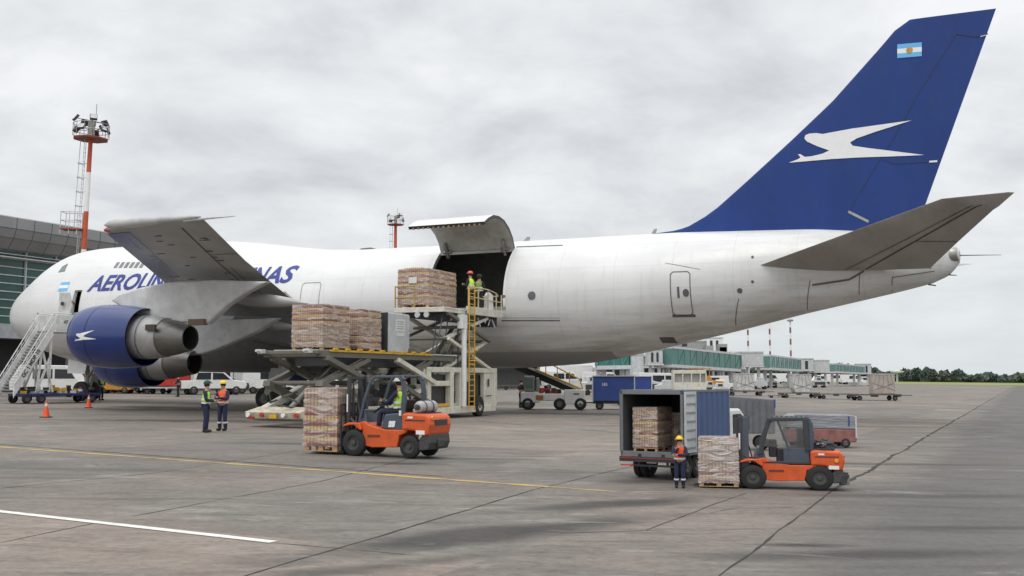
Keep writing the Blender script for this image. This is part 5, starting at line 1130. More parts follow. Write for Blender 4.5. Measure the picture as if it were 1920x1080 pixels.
# near (right-hand) door folded back along the side: pale ribbed panel
m = MB(); yd = -HW-.015; m.bb(.03, .62, yd-.018, yd, ZF, ZT_-.03)
for z in np.linspace(ZF+.08, ZT_-.12, 7): m.bb(.10, .56, yd-.034, yd-.018, z, z+.035, 1)
m.bb(.05, .08, yd-.034, yd-.018, ZF, ZT_-.03, 0); m.bb(.58, .61, yd-.034, yd-.018, ZF, ZT_-.03, 0); tk(m, 'open_door', [pm('door_pale_grey', (.50, .52, .52), .5, dirt=.3), pm('door_bar_grey', (.22, .23, .24), .5)])
m = MB(); yd = HW+.015; m.bb(.03, .5, yd, yd+.018, ZF, ZT_-.03); tk(m, 'open_door', tgrey)
m = MB(); m.bb(-.02, .06, -HW-.02, HW+.02, ZF-.20, ZF-.10); m.bb(-.04, -.02, -HW-.02, HW+.02, ZF-.14, ZF-.12, 1); tk(m, 'rear_bumper', [dark, pm('dull_red', (.22, .03, .025), .5, dirt=.3)])
m = MB(); m.bb(.05, .12, -.5, .5, .26, .30); m.bb(.06, .10, -.34, -.30, .26, .5); m.bb(.06, .10, .30, .34, .26, .5); m.bb(.0, L_+1.0, -.3, -.22, .40, .52); m.bb(.0, L_+1.0, .22, .3, .40, .52); tk(m, 'chassis_rail', dark)
m = MB(); m.bb(.02, .03, -.10, .12, .335, .40); tk(m, 'number_plate', paper)
m = MB(); m.bb(-.005, .0, HW-.25, HW-.05, .42, .47); m.bb(-.01, .0, HW-.3, HW, .27, .30); tk(m, 'tail_lamp', redp)
for x, y in ((.55, .50), (.55, -.50), (.55, .34), (.55, -.34), (3.35, .52), (3.35, -.52), (1.05, -.50), (1.05, .50)):
    m = MB(); wheel(m, (x, y, .27), .27, .15); tk(m, 'wheel', [black, rimm], smooth=35)
m = MB(); m.prism([(2.78, -.6, .35), (4.0, -.6, .35), (4.02, -.6, .75), (3.9, -.6, 1.22), (3.6, -.6, 1.38), (2.82, -.6, 1.38)], (0, 1.2, 0)); cb = tk(m, 'cab', white, bevel=.05)
m = MB(); m.prism([(3.1, -.605, .82), (3.92, -.605, .82), (3.82, -.605, 1.15), (3.62, -.605, 1.26), (3.1, -.605, 1.26)], (0, .02, 0)); m.prism([(3.1, .585, .82), (3.92, .585, .82), (3.82, .585, 1.15), (3.62, .585, 1.26), (3.1, .585, 1.26)], (0, .02, 0)); m.build('cab_window', glassd, cb)
m = MB(); m.cyl((3.5, -.62, 1.2), (3.5, -.78, 1.22), .015, n=6); m.bb(3.47, 3.53, -.84, -.76, .9, 1.22); m.build('door_mirror', dark, cb)
def tw(x, y, z): c = G(1222, 900); return Vector((c.x, c.y, c.z))+TD*x+TL*y+Vector((0, 0, z))
load(tw(.55, .22, ZF), yaw, 1.4, 1.05, 1.75, 'brown wrapped carton stack inside the open truck, near the left wall', 'wrapped pallet loads', seed=41, scale=.52)
load(tw(1.35, -.28, ZF), yaw, 1.3, 1.0, 1.5, 'dark wrapped carton stack deeper inside the open truck', 'wrapped pallet loads', seed=42, scale=.52)
# trailer and pickup behind them ---------------------------------------
def vehicle(name, label, cat, loc, rz, prof, wd, wheels, mt, wins=(), scale=1, group=None, extras=None, wr=.33, bev=.05, winm=None):
    t = thing(name, label, cat, loc, rz, group, scale)
    m = MB(); m.side(prof, -wd/2, wd/2); m.build('body', mt, t, bevel=bev)
    for i, w_ in enumerate(wins):
        if isinstance(w_, dict): m = MB(); m.add([Vector(p) for p in w_['quad']], [(0, 1, 2, 3)]); m.build('windscreen', winm or glassd, t, fixn=False); continue
        for sy in (-1, 1): m = MB(); m.side(w_, sy*(wd/2-.01), sy*(wd/2+.012)); m.build('window', winm or glassd, t)
    for x in wheels:
        for sy in (-1, 1): m = MB(); wheel(m, (x, sy*(wd/2-.10), wr), wr, .22); m.build('wheel', [black, rimm], t, smooth=35)
    if extras: extras(t)
    return t
a_ = G(1368, 842)
def ex(t):
    m = MB(); 
    for i in range(12): m.bb(-1.9+i*.34, -1.86+i*.34, -.78, -.765, .95, 2.55)
    m.build('side_rib', pm('rib_grey', (.10, .10, .115), .5), t)
    m = MB(); m.bb(2.25, 2.34, -.77, .77, 2.2, 2.62); m.build('corner_panel', bluep, t)
vehicle('freight_trailer', 'grey ribbed freight trailer behind the blue box truck', 'trailer', a_, radians(-8), [(-2.1, .85), (2.3, .85), (2.32, 2.62), (-2.1, 2.95)], 1.5, (-1.2, 1.6), pm('trailer_grey', (.115, .12, .135), .5, dirt=.3), scale=.56, extras=ex, wr=.36)
m = MB()
def ex(t):
    m = MB(); m.side([(-1.75, 1.0), (1.72, .92), (1.86, 1.05), (1.82, 1.52), (1.6, 1.66), (-1.3, 1.72), (-1.8, 1.5)], -.8, .8); m.build('silver_cover', pm('silver_cover', (.25, .26, .28), .3, metal=.3, var=.35, scale=1.5, bump=.5, dirt=.3, stretch=(.3, 1, 2)), t, bevel=.06)
    m = MB(); m.bb(1.35, 1.42, -.83, .83, 1.1, 1.6); m.bb(1.7, 1.78, -.83, .83, .5, 1.6, 1); m.build('cover_strap', [bluep, lgrey], t)
vehicle('covered_cart', 'low faded red cart under a silver cover, partly hidden behind the empty-cabbed forklift', 'cart', G(1534, 838), radians(-3), [(-1.65, .28), (1.75, .28), (1.8, .55), (1.78, .92), (-1.6, 1.0), (-1.7, .6)], 1.6, (-1.1, 1.2), pm('faded_red', (.24, .10, .085), .35, var=.35, dirt=.4), scale=.60, wr=.26, extras=ex)
# ================================================================ PASSENGER STAIRS
top = A(122, 622, 4.4); TW = AW(top.x+.3, -4.8, top.z)
foot = G(10, 757); d_ = Vector((TW.x-foot.x, TW.y-foot.y, 0)); SL = d_.length; sy_ = atan2(d_.y, d_.x)
ST = thing('passenger_stairs', 'white passenger stairs on a dark blue wheeled base leading up to the forward door', 'airport stairs', foot, sy_)
zt_ = TW.z-foot.z; hw = .95; n_ = 22; run = SL-1.2
stm = pm('stairs_white', (.62, .62, .61), .45, dirt=.3)
m = MB()
for sgn in (-1, 1):
    y = sgn*hw; m.prism([(0, y-.04, .35), (run, y-.04, zt_-.35), (run, y-.04, zt_+.55), (0, y-.04, 1.20)], (0, .08, 0))
m.build('side_panel', stm, ST, bevel=.02)
m = MB()
for i in range(n_): x = run*i/n_; z = .5+(zt_-.5)*(i+1)/n_; m.bb(x, x+run/n_+.03, -hw+.04, hw-.04, z-.05, z)
m.build('step', greyp, ST)
m = MB()
for sgn in (-1, 1):
    y = sgn*(hw-.02); m.tube([(0, y, 1.6), (run, y, zt_+1.1), (run+1.2, y, zt_+1.1)], .035)
    for i in range(10): x = run*i/9; z = .5+(zt_-.5)*i/9; m.cyl((x, y, z), (x, y, z+1.08), .02, n=6)
    m.tube([(0, y, 1.32), (run, y, zt_+.82)], .02)
m.build('handrail', stm, ST, smooth=40)
m = MB(); m.bb(run, run+1.5, -hw-.1, hw+.1, zt_-.12, zt_); m.bb(run+.1, run+1.4, -hw-.1, -hw-.04, zt_, zt_+1.0); m.bb(run+.1, run+.5, hw+.04, hw+.1, zt_, zt_+1.0); m.build('top_landing', stm, ST, bevel=.02)
m = MB(); 
for x0, z0, x1, z1 in ((run*.62, .7, run*.72, zt_*.68), (run*.95, .7, run*.97, zt_-.1), (run*.62, .7, run*.95, zt_*.62), (run*1.05, .7, run*.75, zt_*.7)):
    for y in (-hw+.1, hw-.1): m.beam((x0, y, z0), (x1, y, z1), .10, .12)
m.build('support_strut', stm, ST)
m = MB(); m.bb(.6, run+3.4, -hw, hw, .45, .62); m.build('base_frame', pm('base_dark_blue', (.02, .03, .13), .5, dirt=.3), ST, bevel=.03)
m = MB(); random.seed(9)
for _ in range(26): 
    c = (random.uniform(.8, run+3), random.uniform(-.8, .8), random.uniform(.62, 1.0)); m.box(c, (random.uniform(.15, .5), random.uniform(.15, .4), random.uniform(.1, .35)), 0, random.choice((0, 0, 1, 2)))
m.build('machinery', [dark, yellowp, decalw], ST)
for x in (.9, run*.75, run+2.8):
    for y in (-hw+.1, hw-.1): m = MB(); wheel(m, (x, y, .3), .3, .2); m.build('wheel', [black, rimm], ST, smooth=35)
ang = atan2(zt_-.5, run)
Mx = Matrix.Translation((run*.42, -hw-.05, .78+(zt_-.5)*.42))@Matrix.Rotation(-ang, 4, 'Y')@Matrix.Rotation(pi/2, 4, 'X')
flat_text('GC 1 MDP 10', .34, Mx, 'side_lettering', decald, ST, bold=.01)
flat_text('47', .3, Matrix.Translation((run+.75, -hw-.108, zt_+.55))@Matrix.Rotation(pi/2, 4, 'X'), 'landing_number', decald, ST, bold=.01)
# ================================================================ CONES
def cone(loc, label):
    t = thing('traffic_cone', label, 'traffic cone', loc, 0, 'orange traffic cones near the nose wheel')
    m = MB(); m.box((0, 0, .025), (.42, .42, .05)); m.build('base', dark, t, bevel=.01)
    m = MB(); m.lathe((0, 0, .05), (0, 0, 1), [(0, .165), (.45, .06)], 20); m.lathe((0, 0, .62), (0, 0, 1), [(0, .055), (.12, .03), (.125, .01)], 20); m.build('cone_body', pm('cone_orange', (.75, .09, .02), .6, dirt=.2), t, smooth=40)
    m = MB(); m.lathe((0, 0, .5), (0, 0, 1), [(0, .068), (.13, .054)], 20); m.build('reflective_collar', reflect, t, smooth=40); return t
c1_ = cone(G(86, 783), 'orange and white traffic cone nearest the camera, left of the nose wheel'); dup(c1_, G(166, 765), .3, 'orange traffic cone just in front of the nose wheel')
# ================================================================ TERMINAL AT THE LEFT
td = Vector((.425, .905, 0)).normalized(); tn = Vector((td.y, -td.x, 0))     # tn faces the apron
t0 = D(0, 600, 98); t0 = Vector((t0.x, t0.y, 0))-td*22; tg = gz(t0.x, t0.y)
TB = thing('terminal_building', 'grey metal-clad terminal with green glass wall behind the nose of the jet', 'terminal building', (t0.x, t0.y, tg-1.2), atan2(td.y, td.x))
# local: x along the wall away from us, -y towards the apron
def at_h(u, v): r = ray(u, v); q = t0+td*22; k = ((q-Vector((0, 0, H))).dot(tn))/r.dot(tn); p = Vector((0, 0, H))+r*k; return p.z-(tg-1.2), (p-t0).dot(td)
hT, hM, hG, hB = at_h(0, 405)[0], at_h(0, 466)[0], at_h(0, 607)[0], at_h(0, 634)[0]; LT = 95
clad = pm('metal_cladding', (.29, .295, .30), .4, metal=.4, var=.12, scale=.3, dirt=.2)
m = MB(); prof = [(0.0, hM), (.75, lerp(hM, hT, .35)), (1.05, lerp(hM, hT, .62)), (1.1, hT-.12), (.9, hT), (-26, hT+.8), (-26, hM)]
m.prism([(0, -y, z) for y, z in prof], (LT, 0, 0)); rf = m.build('roof_cladding', clad, TB)
m = MB()
for i in range(0, 48): x = i*2.0+.5; m.prism([(x, -y-.02, z) for y, z in prof[:4]]+[(x, -y+.05, z) for y, z in prof[:4][::-1]], (.05, 0, 0))
for f in (.02, .34, .62): y = float(np.interp(f, [0, .35, .62, 1], [0, .75, 1.05, 1.1])); m.bb(0, LT, -y-.03, -y+.05, lerp(hM, hT, f)-.03, lerp(hM, hT, f)+.03)
m.build('cladding_joint', pm('cladding_joint', (.09, .09, .095), .6), rf)
m = MB(); m.bb(0, LT, .5, 26, hG, hM); m.build('glass_wall', pm('green_glazing', (.02, .085, .072), .2, var=.5, scale=.12), TB)
m = MB()
for i in range(0, 28): x = .4+i*3.5; m.bb(x-.06, x+.06, .28, .5, hG, hM)
k = 9
for j in range(k+1): z = lerp(hG, hM, j/k); m.bb(0, LT, .40, .5, z-.045, z+.045)
m.build('window_frame', lgrey, TB)
m = MB(); m.bb(0, LT, -.3, .5, hM-.75, hM-.65); m.bb(0, LT, -.3, .3, hM-.45, hM-.4); m.build('sun_louvre', lgrey, TB)
m = MB(); m.bb(0, LT, -.6, 26, hB, hG); m.build('ledge', pm('ledge_grey', (.33, .34, .36), .5, dirt=.2), TB)
m = MB(); m.bb(0, LT, 2.5, 26, -.5, hB); m.build('ground_floor', pm('ground_floor_dark', (.03, .03, .03), .7), TB)
m = MB()
for i in range(0, 20): m.mark(); m.bb(i*5+.2, i*5+.7, 0, .6, -.5, hB)
m.build_each('column', conc, TB)
m = MB(); m.bb(0, LT, 1.5, 2.5, -.5, 3.2); m.build('plinth_wall', pm('plinth_grey', (.10, .10, .10), .7), TB)
# building far behind the aircraft: low service block seen beneath the belly
pa = D(300, 700, 150); 
def block(name, label, cat, u0, u1, vb, vt, Y, depth, mt, extra=None, rz=0):
    a, b = D(u0, vb, Y), D(u1, vb, Y); zt = D((u0+u1)/2, vt, Y).z; zg = gz((a.x+b.x)/2, Y)
    t = thing(name, label, cat, ((a.x+b.x)/2, Y, zg), rz); w_ = b.x-a.x; h = zt-zg
    m = MB(); m.bb(-w_/2, w_/2, 0, depth, -.6, h); m.build('wall', mt, t)
    if extra: extra(t, w_, h)
    return t
def svc(t, w_, h):
    m = MB(); m.bb(-w_/2-.3, w_/2+.3, -1.2, 1, h-.3, h+.25); m.build('roof', lgrey, t)
    m = MB(); k = int(w_/7)
    for i in range(k): x = -w_/2+(i+.2)*w_/k; m.mark(); m.bb(x, x+w_/k*.62, -.06, .02, 0, h*.72)
    m.build_each('shutter_door', pm('shutter_dark', (.045, .045, .047), .6), t)
    m = MB()
    for i in range(k+1): x = -w_/2+i*w_/k; m.bb(x-.2, x+.2, -.8, -.4, -.3, h-.3)
    m.build('column', conc, t)
block('service_building', 'long low grey service building seen beneath the belly of the jet', 'building', 250, 1010, 716, 682, 165, 20, pm('service_wall', (.10, .095, .09), .8), svc)
# ================================================================ FLOODLIGHT MASTS
def mast(base, h, r0, label, nl, lean=0, scale=1, plat=True):
    t = thing('floodlight_mast', label, 'floodlight mast', base, 0, 'red and white floodlight masts', scale); t.rotation_euler = (0, lean, 0)
    z = 0; bands = [(0, .565, 1), (.565, .715, 0), (.715, .87, 1), (.87, 1, 0)] if nl > 6 else [(0, .12, 0), (.12, 1, 0)]
    m = MB()
    for a, b, c in bands: m.cyl((0, 0, a*h), (0, 0, b*h), lerp(r0, r0*.62, a), lerp(r0, r0*.62, b), 16, c)
    m.build('pole', [pm('mast_red', (.48, .085, .035), .6, dirt=.2), decalw], t, smooth=40)
    m = MB(); w_ = 1.5
    m.lathe((0, 0, h), (0, 0, 1), [(0, .1), (0, w_), (.12, w_*1.02), (.14, .1)], 8); m.build('gallery_floor', pm('gallery_red', (.28, .07, .045), .7), t)
    m = MB(); 
    for i in range(12): a = 2*pi*i/12; m.cyl((w_*cos(a), w_*sin(a), h+.2), (w_*cos(a), w_*sin(a), h+1.35), .03, n=6)
    for zz in (.75, 1.35): m.tube([(w_*cos(2*pi*i/12), w_*sin(2*pi*i/12), h+zz) for i in range(13)], .03, 6)
    m.cyl((0, 0, h), (0, 0, h+1.7), .3, n=10); m.cyl((.35, 0, h+1.2), (.35, 0, h+3.2), .03, n=6); m.build('gallery_rail', steel, t)
    for i in range(nl):
        a = 2*pi*i/nl+.3; zz = h+(1.75 if i % 2 else .9); rr = 1.35; c = Vector((rr*cos(a), rr*sin(a), zz)); m = MB(); M = Matrix.Rotation(a, 3, 'Z')@Matrix.Rotation(R(55), 3, 'Y')
        m.box(c, (.55, .6, .22), 0, 0, M); m.box(c+M@Vector((0, 0, .10)), (.48, .52, .04), 0, 1, M); m.beam(c, (c.x*.3, c.y*.3, c.z-.1), .05, .05); m.build('floodlight', [dark, lgrey], t)
    m = MB(); x = -r0-.28
    for y in (-.18, .18): m.tube([(x, y, h*.32), (x*.8, y, h)], .025, 5)
    for i in range(int(h*.68/.4)): zz = h*.32+i*.4; m.cyl((lerp(x, x*.8, i*.4/(h*.68)), -.18, zz), (lerp(x, x*.8, i*.4/(h*.68)), .18, zz), .02, n=5)
    for i in range(int(h*.32/1.25)): zz = h*.68+i*1.25; m.tube([(x*.9+.1+.55*cos(q), .5*sin(q), zz) for q in np.linspace(.6*pi, 1.4*pi, 7)], .03, 5); m.cyl((x-.35, 0, zz), (0, 0, zz), .03, n=5)
    m.tube([(x-.42, 0, h*.68), (x*.8-.42, 0, h)], .03, 5); m.build('caged_ladder', lgrey, t)
    if plat:
        m = MB(); zz = h*.64; m.bb(-2.0, -.2, -.6, .6, zz, zz+.12, 1)
        for a, b in ((-1.95, -.55), (-1.95, .55), (-1.2, -.55), (-.5, -.55), (-.5, .55), (-1.2, .55)): m.cyl((a, b, zz-.4), (a, b, zz+1.6), .035, n=6)
        for k_ in (.8, 1.55): m.tube([(-1.95, -.55, zz+k_), (-.4, -.55, zz+k_)], .035, 6); m.tube([(-1.95, .55, zz+k_), (-.4, .55, zz+k_)], .035, 6); m.tube([(-1.95, -.55, zz+k_), (-1.95, .55, zz+k_)], .035, 6)
        m.build('rest_platform', [lgrey, pm('gallery_red', (.28, .07, .045), .7)], t)
    return t
b = D(141, 712, 92); zb_ = gz(b.x, b.y); tp = D(170, 262, 92)
mast((b.x, b.y, zb_), tp.z-zb_, .29, 'tall orange and white floodlight mast rising behind the nose of the jet', 9, R(1.6))
b = D(739, 712, 210); zb_ = gz(b.x, b.y); tp = D(741, 422, 210); mast((b.x, b.y, zb_), (tp.z-zb_)/1.1, .42, 'distant dark red floodlight mast above the middle of the fuselage', 6, 0, 1.1, False)
# thin striped poles beyond the jet bridges
def pole(u, vt, Y, label, lamp):
    b = D(u, 715, Y); z0 = gz(b.x, Y); h = D(u, vt, Y).z-z0; t = thing('striped_pole', label, 'pole', (b.x, Y, z0), 0, 'thin striped poles beyond the jet bridges'); m = MB(); k = 11
    for i in range(k): m.cyl((0, 0, h*i/k), (0, 0, h*(i+1)/k), .28, .28, 8, i % 2)
    m.build('shaft', [decalw, pm('pole_red', (.22, .08, .07), .6)], t)
    if lamp: m = MB(); m.lathe((0, 0, h), (0, 0, 1), [(0, .1), (.1, .9), (.5, 1.0), (.9, .3), (1, .01)], 10); m.build('lamp_head', greyp, t)
    return t
pole(1404, 608, 330, 'striped pole nearest the underside of the tail', False); pole(1445, 606, 330, 'middle striped pole of the three beyond the jet bridges', False); pole(1484, 603, 330, 'rightmost striped pole, with a lamp head', True)
# ================================================================ JET BRIDGES AND PIER
def tube_bridge(name, label, a, b, hh, wd, gl=True):
    """closed corridor from a to b (floor centre points)"""
    a, b = Vector(a), Vector(b); d = b-a; L = Vector((d.x, d.y, 0)).length; t = thing(name, label, 'jet bridge', (a.x, a.y, 0), atan2(d.y, d.x), 'jet bridges along the pier')
    dz = (b.z-a.z)/L; sh = lambda x: a.z+dz*x
    def slab(m, x0, x1, y0, y1, z0, z1, mat=0):
        m.add([(x, y, sh(x)+z) for x in (x0, x1) for y in (y0, y1) for z in (z0, z1)], [(0, 1, 3, 2), (4, 6, 7, 5), (0, 4, 5, 1), (2, 3, 7, 6), (0, 2, 6, 4), (1, 5, 7, 3)], mat)
    m = MB(); slab(m, 0, L, -wd/2-.1, wd/2+.1, -.5, 0); slab(m, 0, L, -wd/2-.1, wd/2+.1, hh, hh+.35); m.build('frame', pm('bridge_white', (.55, .56, .56), .5, dirt=.2), t)
    m = MB(); slab(m, .2, L-.2, -wd/2, wd/2, 0, hh); m.build('glass_side', teal, t)
    m = MB(); k = max(4, int(L/2.6))
    for i in range(k+1): slab(m, L*i/k-.08, L*i/k+.08, -wd/2-.05, wd/2+.05, 0, hh)
    for i in range(1, k, 2):
        for y in (-wd/2-.06,): m.beam((L*i/k, y, sh(L*i/k)), (L*(i+1)/k, y, sh(L*(i+1)/k)+hh), .06, .12)
    m.build('mullion', pm('mullion_teal', (.10, .22, .20), .5), t)
    m = MB(); gz_ = gz(a.x, a.y)
    for x in (L*.06, L*.22, L*.78, L*.95): 
        w_ = a+(b-a)*(x/L); m.bb(x-.3, x+.3, -.3, .3, gz(w_.x, w_.y), sh(x)-.4)
    m.bb(L*.78-.9, L*.78+.9, -1.6, 1.6, gz_+.1, gz_+1.1); m.build('support_leg', lgrey, t); return t
def cab(name, label, u0, u1, vt, vb, Y, legs=True, mt=lgrey, door=True):
    a, b = D(u0, vb, Y), D(u1, vb, Y); zt = D(u0, vt, Y).z; t = thing(name, label, 'jet bridge cab', ((a.x+b.x)/2, Y, 0), 0, 'box-shaped cabs of the jet bridges'); w_ = b.x-a.x
    m = MB(); m.bb(-w_/2, w_/2, 0, 4.2, a.z, zt); m.build('cab_shell', mt, t, bevel=.12)
    m = MB(); m.bb(-w_/2-.1, w_/2+.1, -.12, 4.3, zt-.02, zt+.22); m.mark(); m.bb(-w_/2-.1, w_/2+.1, -.12, 4.3, a.z-.25, a.z+.02); m.build_each('cab_trim', pm('bridge_white', (.55, .56, .56), .5, dirt=.2), t)
    if door: 
        m = MB(); m.bb(-w_*.32, -w_*.16, -.08, .02, a.z+.3, zt-.5); m.mark(); m.bb(w_*.05, w_*.2, -.08, .02, a.z+.3, zt-.5); m.build_each('cab_window', glassd, t)
    if legs:
        m = MB(); g0 = gz(a.x, Y)
        for x in (-w_*.3, w_*.3): m.bb(x-.25, x+.25, 1, 1.6, g0, a.z-.2)
        m.bb(-w_*.4, w_*.4, .6, 2, g0+.2, g0+.9); m.build('cab_leg', lgrey, t)
    return t
tube_bridge('jet_bridge', 'nearest long jet bridge with green glass sides, right of the round white tower', D(1243, 683, 172), D(1374, 692, 200), 2.55, 3)
cab('bridge_cab', 'white cab at the left end of the nearest green glass jet bridge', 1216, 1243, 655, 682, 170)
cab('bridge_cab', 'pale cab with two dark windows at the right end of the nearest green jet bridge', 1373, 1398, 661, 690, 200)
cab('bridge_cab', 'grey square cab between the first and second green glass jet bridges', 1396, 1432, 661, 686, 206, door=False)
tube_bridge('jet_bridge', 'second green glass jet bridge, between two grey cabs', D(1430, 689, 225), D(1490, 693, 262), 2.35, 3)
cab('bridge_cab', 'white cab with one dark window right of the second green glass jet bridge', 1490, 1526, 673, 694, 270)
cab('bridge_cab', 'grey cab carrying a yellow beacon before the third jet bridge', 1526, 1556, 676, 697, 272, door=False)
tube_bridge('jet_bridge', 'third and farthest jet bridge, dark green', D(1556, 696, 300), D(1612, 699, 345), 1.9, 3)
cab('bridge_cab', 'small white farthest cab at the end of the pier, by the treeline', 1610, 1634, 683, 700, 350)
tube_bridge('jet_bridge', 'green glass corridor end left of the round white tower, just beneath the belly', D(1118, 686, 140), D(1180, 685, 140), 1.9, 3)
# round tower
a, b = D(1181, 705, 150), D(1207, 705, 150); cx_ = (a.x+b.x)/2; t = thing('round_tower', 'round white stair tower between two green glass bridges', 'tower', (cx_, 150, gz(cx_, 150))); r_ = (b.x-a.x)/2; h_ = D(1190, 663, 150).z-gz(cx_, 150)
m = MB(); m.cyl((0, 0, -.3), (0, 0, h_), r_, r_, 32); m.build('drum', pm('drum_white', (.55, .57, .58), .4), t, smooth=40)
m = MB(); m.lathe((0, 0, h_), (0, 0, 1), [(-.3, r_), (-.3, r_*1.06), (.1, r_*1.06), (.12, .1)], 32); m.build('drum_cap', lgrey, t)
# pier building behind the bridges, with roof plant
def pier(t, w_, h):
    m = MB(); m.bb(-w_/2-.5, w_/2+.5, -2.5, 1, h*.62, h*.68); m.bb(-w_/2-.5, w_/2+.5, -.3, 10, h, h+.4); m.build('canopy', lgrey, t)
    m = MB(); m.bb(-w_/2, w_/2, -.06, .02, h*.30, h*.56); m.build('window_band', pm('pier_glass', (.06, .10, .14), .2, var=.6, scale=.3), t)
    m = MB(); k = 14
    for i in range(k+1): x = -w_/2+i*w_/k; m.bb(x-.2, x+.2, -2.2, -1.8, -.3, h*.62); m.bb(x-.1, x+.1, -.1, 0, h*.3, h)
    m.build('column', conc, t)
    m = MB(); random.seed(2)
    for i in range(9): x = random.uniform(-w_*.42, w_*.42); m.bb(x-.8, x+.8, 1, 4, h+.4, h+random.uniform(1, 2.6))
    m.build('roof_plant', greyp, t)
block('pier_building', 'long grey passenger pier behind the jet bridges under the tail', 'terminal building', 1130, 1390, 724, 668, 215, 12, pm('pier_wall', (.17, .175, .19), .7, var=.2, scale=.2), pier)
cab('rooftop_structure', 'white square rooftop block high behind the nearest jet bridge', 1326, 1356, 634, 660, 228, legs=True, mt=white, door=True)
cab('rooftop_structure', 'grey plant room with dark window behind the nearest jet bridge', 1268, 1328, 640, 662, 229, legs=True, mt=greyp, door=True)
# ================================================================ BACKGROUND VEHICLES
vanp = [(-2.4, .45), (2.3, .45), (2.42, .9), (2.1, 1.15), (1.55, 1.95), (1.2, 2.15), (-2.35, 2.2), (-2.45, 1.0)]
def van(u, v, label, s=1, rz=0, mt=white, grp='white service vans by the pier'): return vehicle('service_van', label, 'van', G(u, v), rz, vanp, 1.9, (-1.5, 1.5), mt, ([(.55, 1.25), (1.9, 1.25), (1.5, 1.88), (.55, 1.9)], [(-.9, 1.25), (.4, 1.25), (.4, 1.9), (-.9, 1.9)]), s, grp)
trp = [(1.3, .5), (3.1, .5), (3.2, 1.1), (3.0, 1.35), (2.85, 2.25), (1.35, 2.35)]
def truck(u, v, label, s=1, rz=0, box=lgrey, bl=4.2, bh=2.9, grp='box trucks beyond the aircraft', cabm=white):
    def ex(t):
        m = MB(); m.bb(-bl+1.2, 1.2, -1.15, 1.15, .95, bh); m.build('cargo_box', box, t, bevel=.03)
        m = MB(); m.bb(-bl+1.3, 1.3, -.5, .5, .6, .93); m.build('chassis', dark, t)
    return vehicle('box_truck', label, 'truck', G(u, v), rz, trp, 2.1, (-bl+2.1, 2.2), cabm, ([(1.6, 1.4), (2.85, 1.4), (2.75, 2.1), (1.6, 2.15)],), s, grp, ex, wr=.42)
def ex(t):
    m = MB(); m.bb(-2.62, -.62, -.80, .80, 1.14, 1.2); m.build('cargo_bed', dark, t)
    m = MB(); m.bb(-2.72, -2.68, -.82, .82, .55, 1.12); m.build('tailgate', pm('tailgate_grey', (.10, .10, .105), .5), t)
g_ = G(398, 740); vehicle('pickup_truck', 'white pickup with dark tailgate and grey green stripe, parked beneath the wing', 'pickup truck', g_, radians(28), [(-2.7, .5), (2.5, .5), (2.65, .8), (2.5, 1.1), (1.5, 1.22), (.75, 1.85), (.3, 1.98), (-1.5, 1.98), (-1.7, 1.85), (-1.72, 1.18), (-2.7, 1.16)], 1.95, (-1.7, 1.75), white,
    ([(-.2, 1.25), (1.25, 1.25), (.65, 1.78), (-.2, 1.82)], [(-1.55, 1.25), (-.35, 1.25), (-.35, 1.82), (-1.4, 1.82)]), 1.12, None, ex, wr=.38)
van(94, 744, 'white van with dark windows standing behind the passenger stairs', 1.15, .1, grp='vans behind the passenger stairs')
def pump(t):
    m = MB(); m.bb(-.55, .55, -.45, .45, 2.5, 4.1); m.build('blue_sign_panel', bluep, t)
    m = MB(); 
    for x in (-.35, 0, .35): m.bb(x-.1, x+.1, -.47, -.45, .4, 2.3)
    m.build('red_rib', redp, t)
b_ = G(144, 742); t = thing('fuel_kiosk', 'red, white and blue kiosk standing just left of the nose wheel', 'kiosk', b_); m = MB(); m.bb(-.55, .55, -.45, .45, 0, 2.5); m.build('body', pm('kiosk_red', (.38, .03, .025), .5, dirt=.3), t, bevel=.04); m = MB(); m.bb(-.62, -.48, -.5, .5, 0, 2.6); m.build('white_edge', decalw, t); pump(t)
t['label'] = 'red kiosk with blue top panel standing just left of the nose wheel'
# tugs and carts under the wing
tugp = [(-1.5, .35), (1.5, .35), (1.6, .6), (1.55, .95), (.5, 1.0), (.3, 1.35), (-.2, 1.4), (-.3, .95), (-1.5, .95)]
def tug(u, v, label, mt, s=1, rz=0, post=True):
    def ex(t):
        if post:
            m = MB(); 
            for x in (-.8, .3):
                for y in (-.55, .55): m.cyl((x, y, .95), (x, y, 1.95), .035, n=6)
            m.bb(-.95, .45, -.65, .65, 1.95, 2.02); m.build('canopy', mt, t)
    return vehicle('baggage_tug', label, 'baggage tug', G(u, v), rz, tugp, 1.4, (-.95, 1.0), mt, (), s, 'airport tugs', ex, wr=.32)
def dolly(u, v, label, s=1, rz=0, n=1, mt=None, grp='flat cargo dollies'):
    t = thing('cargo_dolly', label, 'dolly', G(u, v), rz, grp, s); m = MB(); m.bb(-1.9, 1.9, -.8, .8, .42, .52); m.bb(1.9, 3.0, -.05, .05, .38, .44)
    for x in (-1.8, 0, 1.8): m.bb(x-.06, x+.06, -.8, .8, .3, .42)
    m.build('deck', mt or pm('dolly_grey', (.09, .085, .075), .6, dirt=.4), t)
    for x in (-1.4, 1.4):
        for y in (-.65, .65): m = MB(); wheel(m, (x, y, .2), .2, .15); m.build('wheel', [black, rimm], t, smooth=35)
    return t
tug(216, 738, 'yellow and orange tug under the engines', pm('tug_orange', (.55, .24, .03), .5, dirt=.4), 1.0, .1)
tug(243, 736, 'small red tug behind the orange tug under the engines', redp, 1.1, 0, False)
dolly(275, 738, 'dark empty dolly under the inner engine', 1.3, .0); dolly(238, 737, 'flat dolly between the nose wheel and the tugs', 1.0, .05)
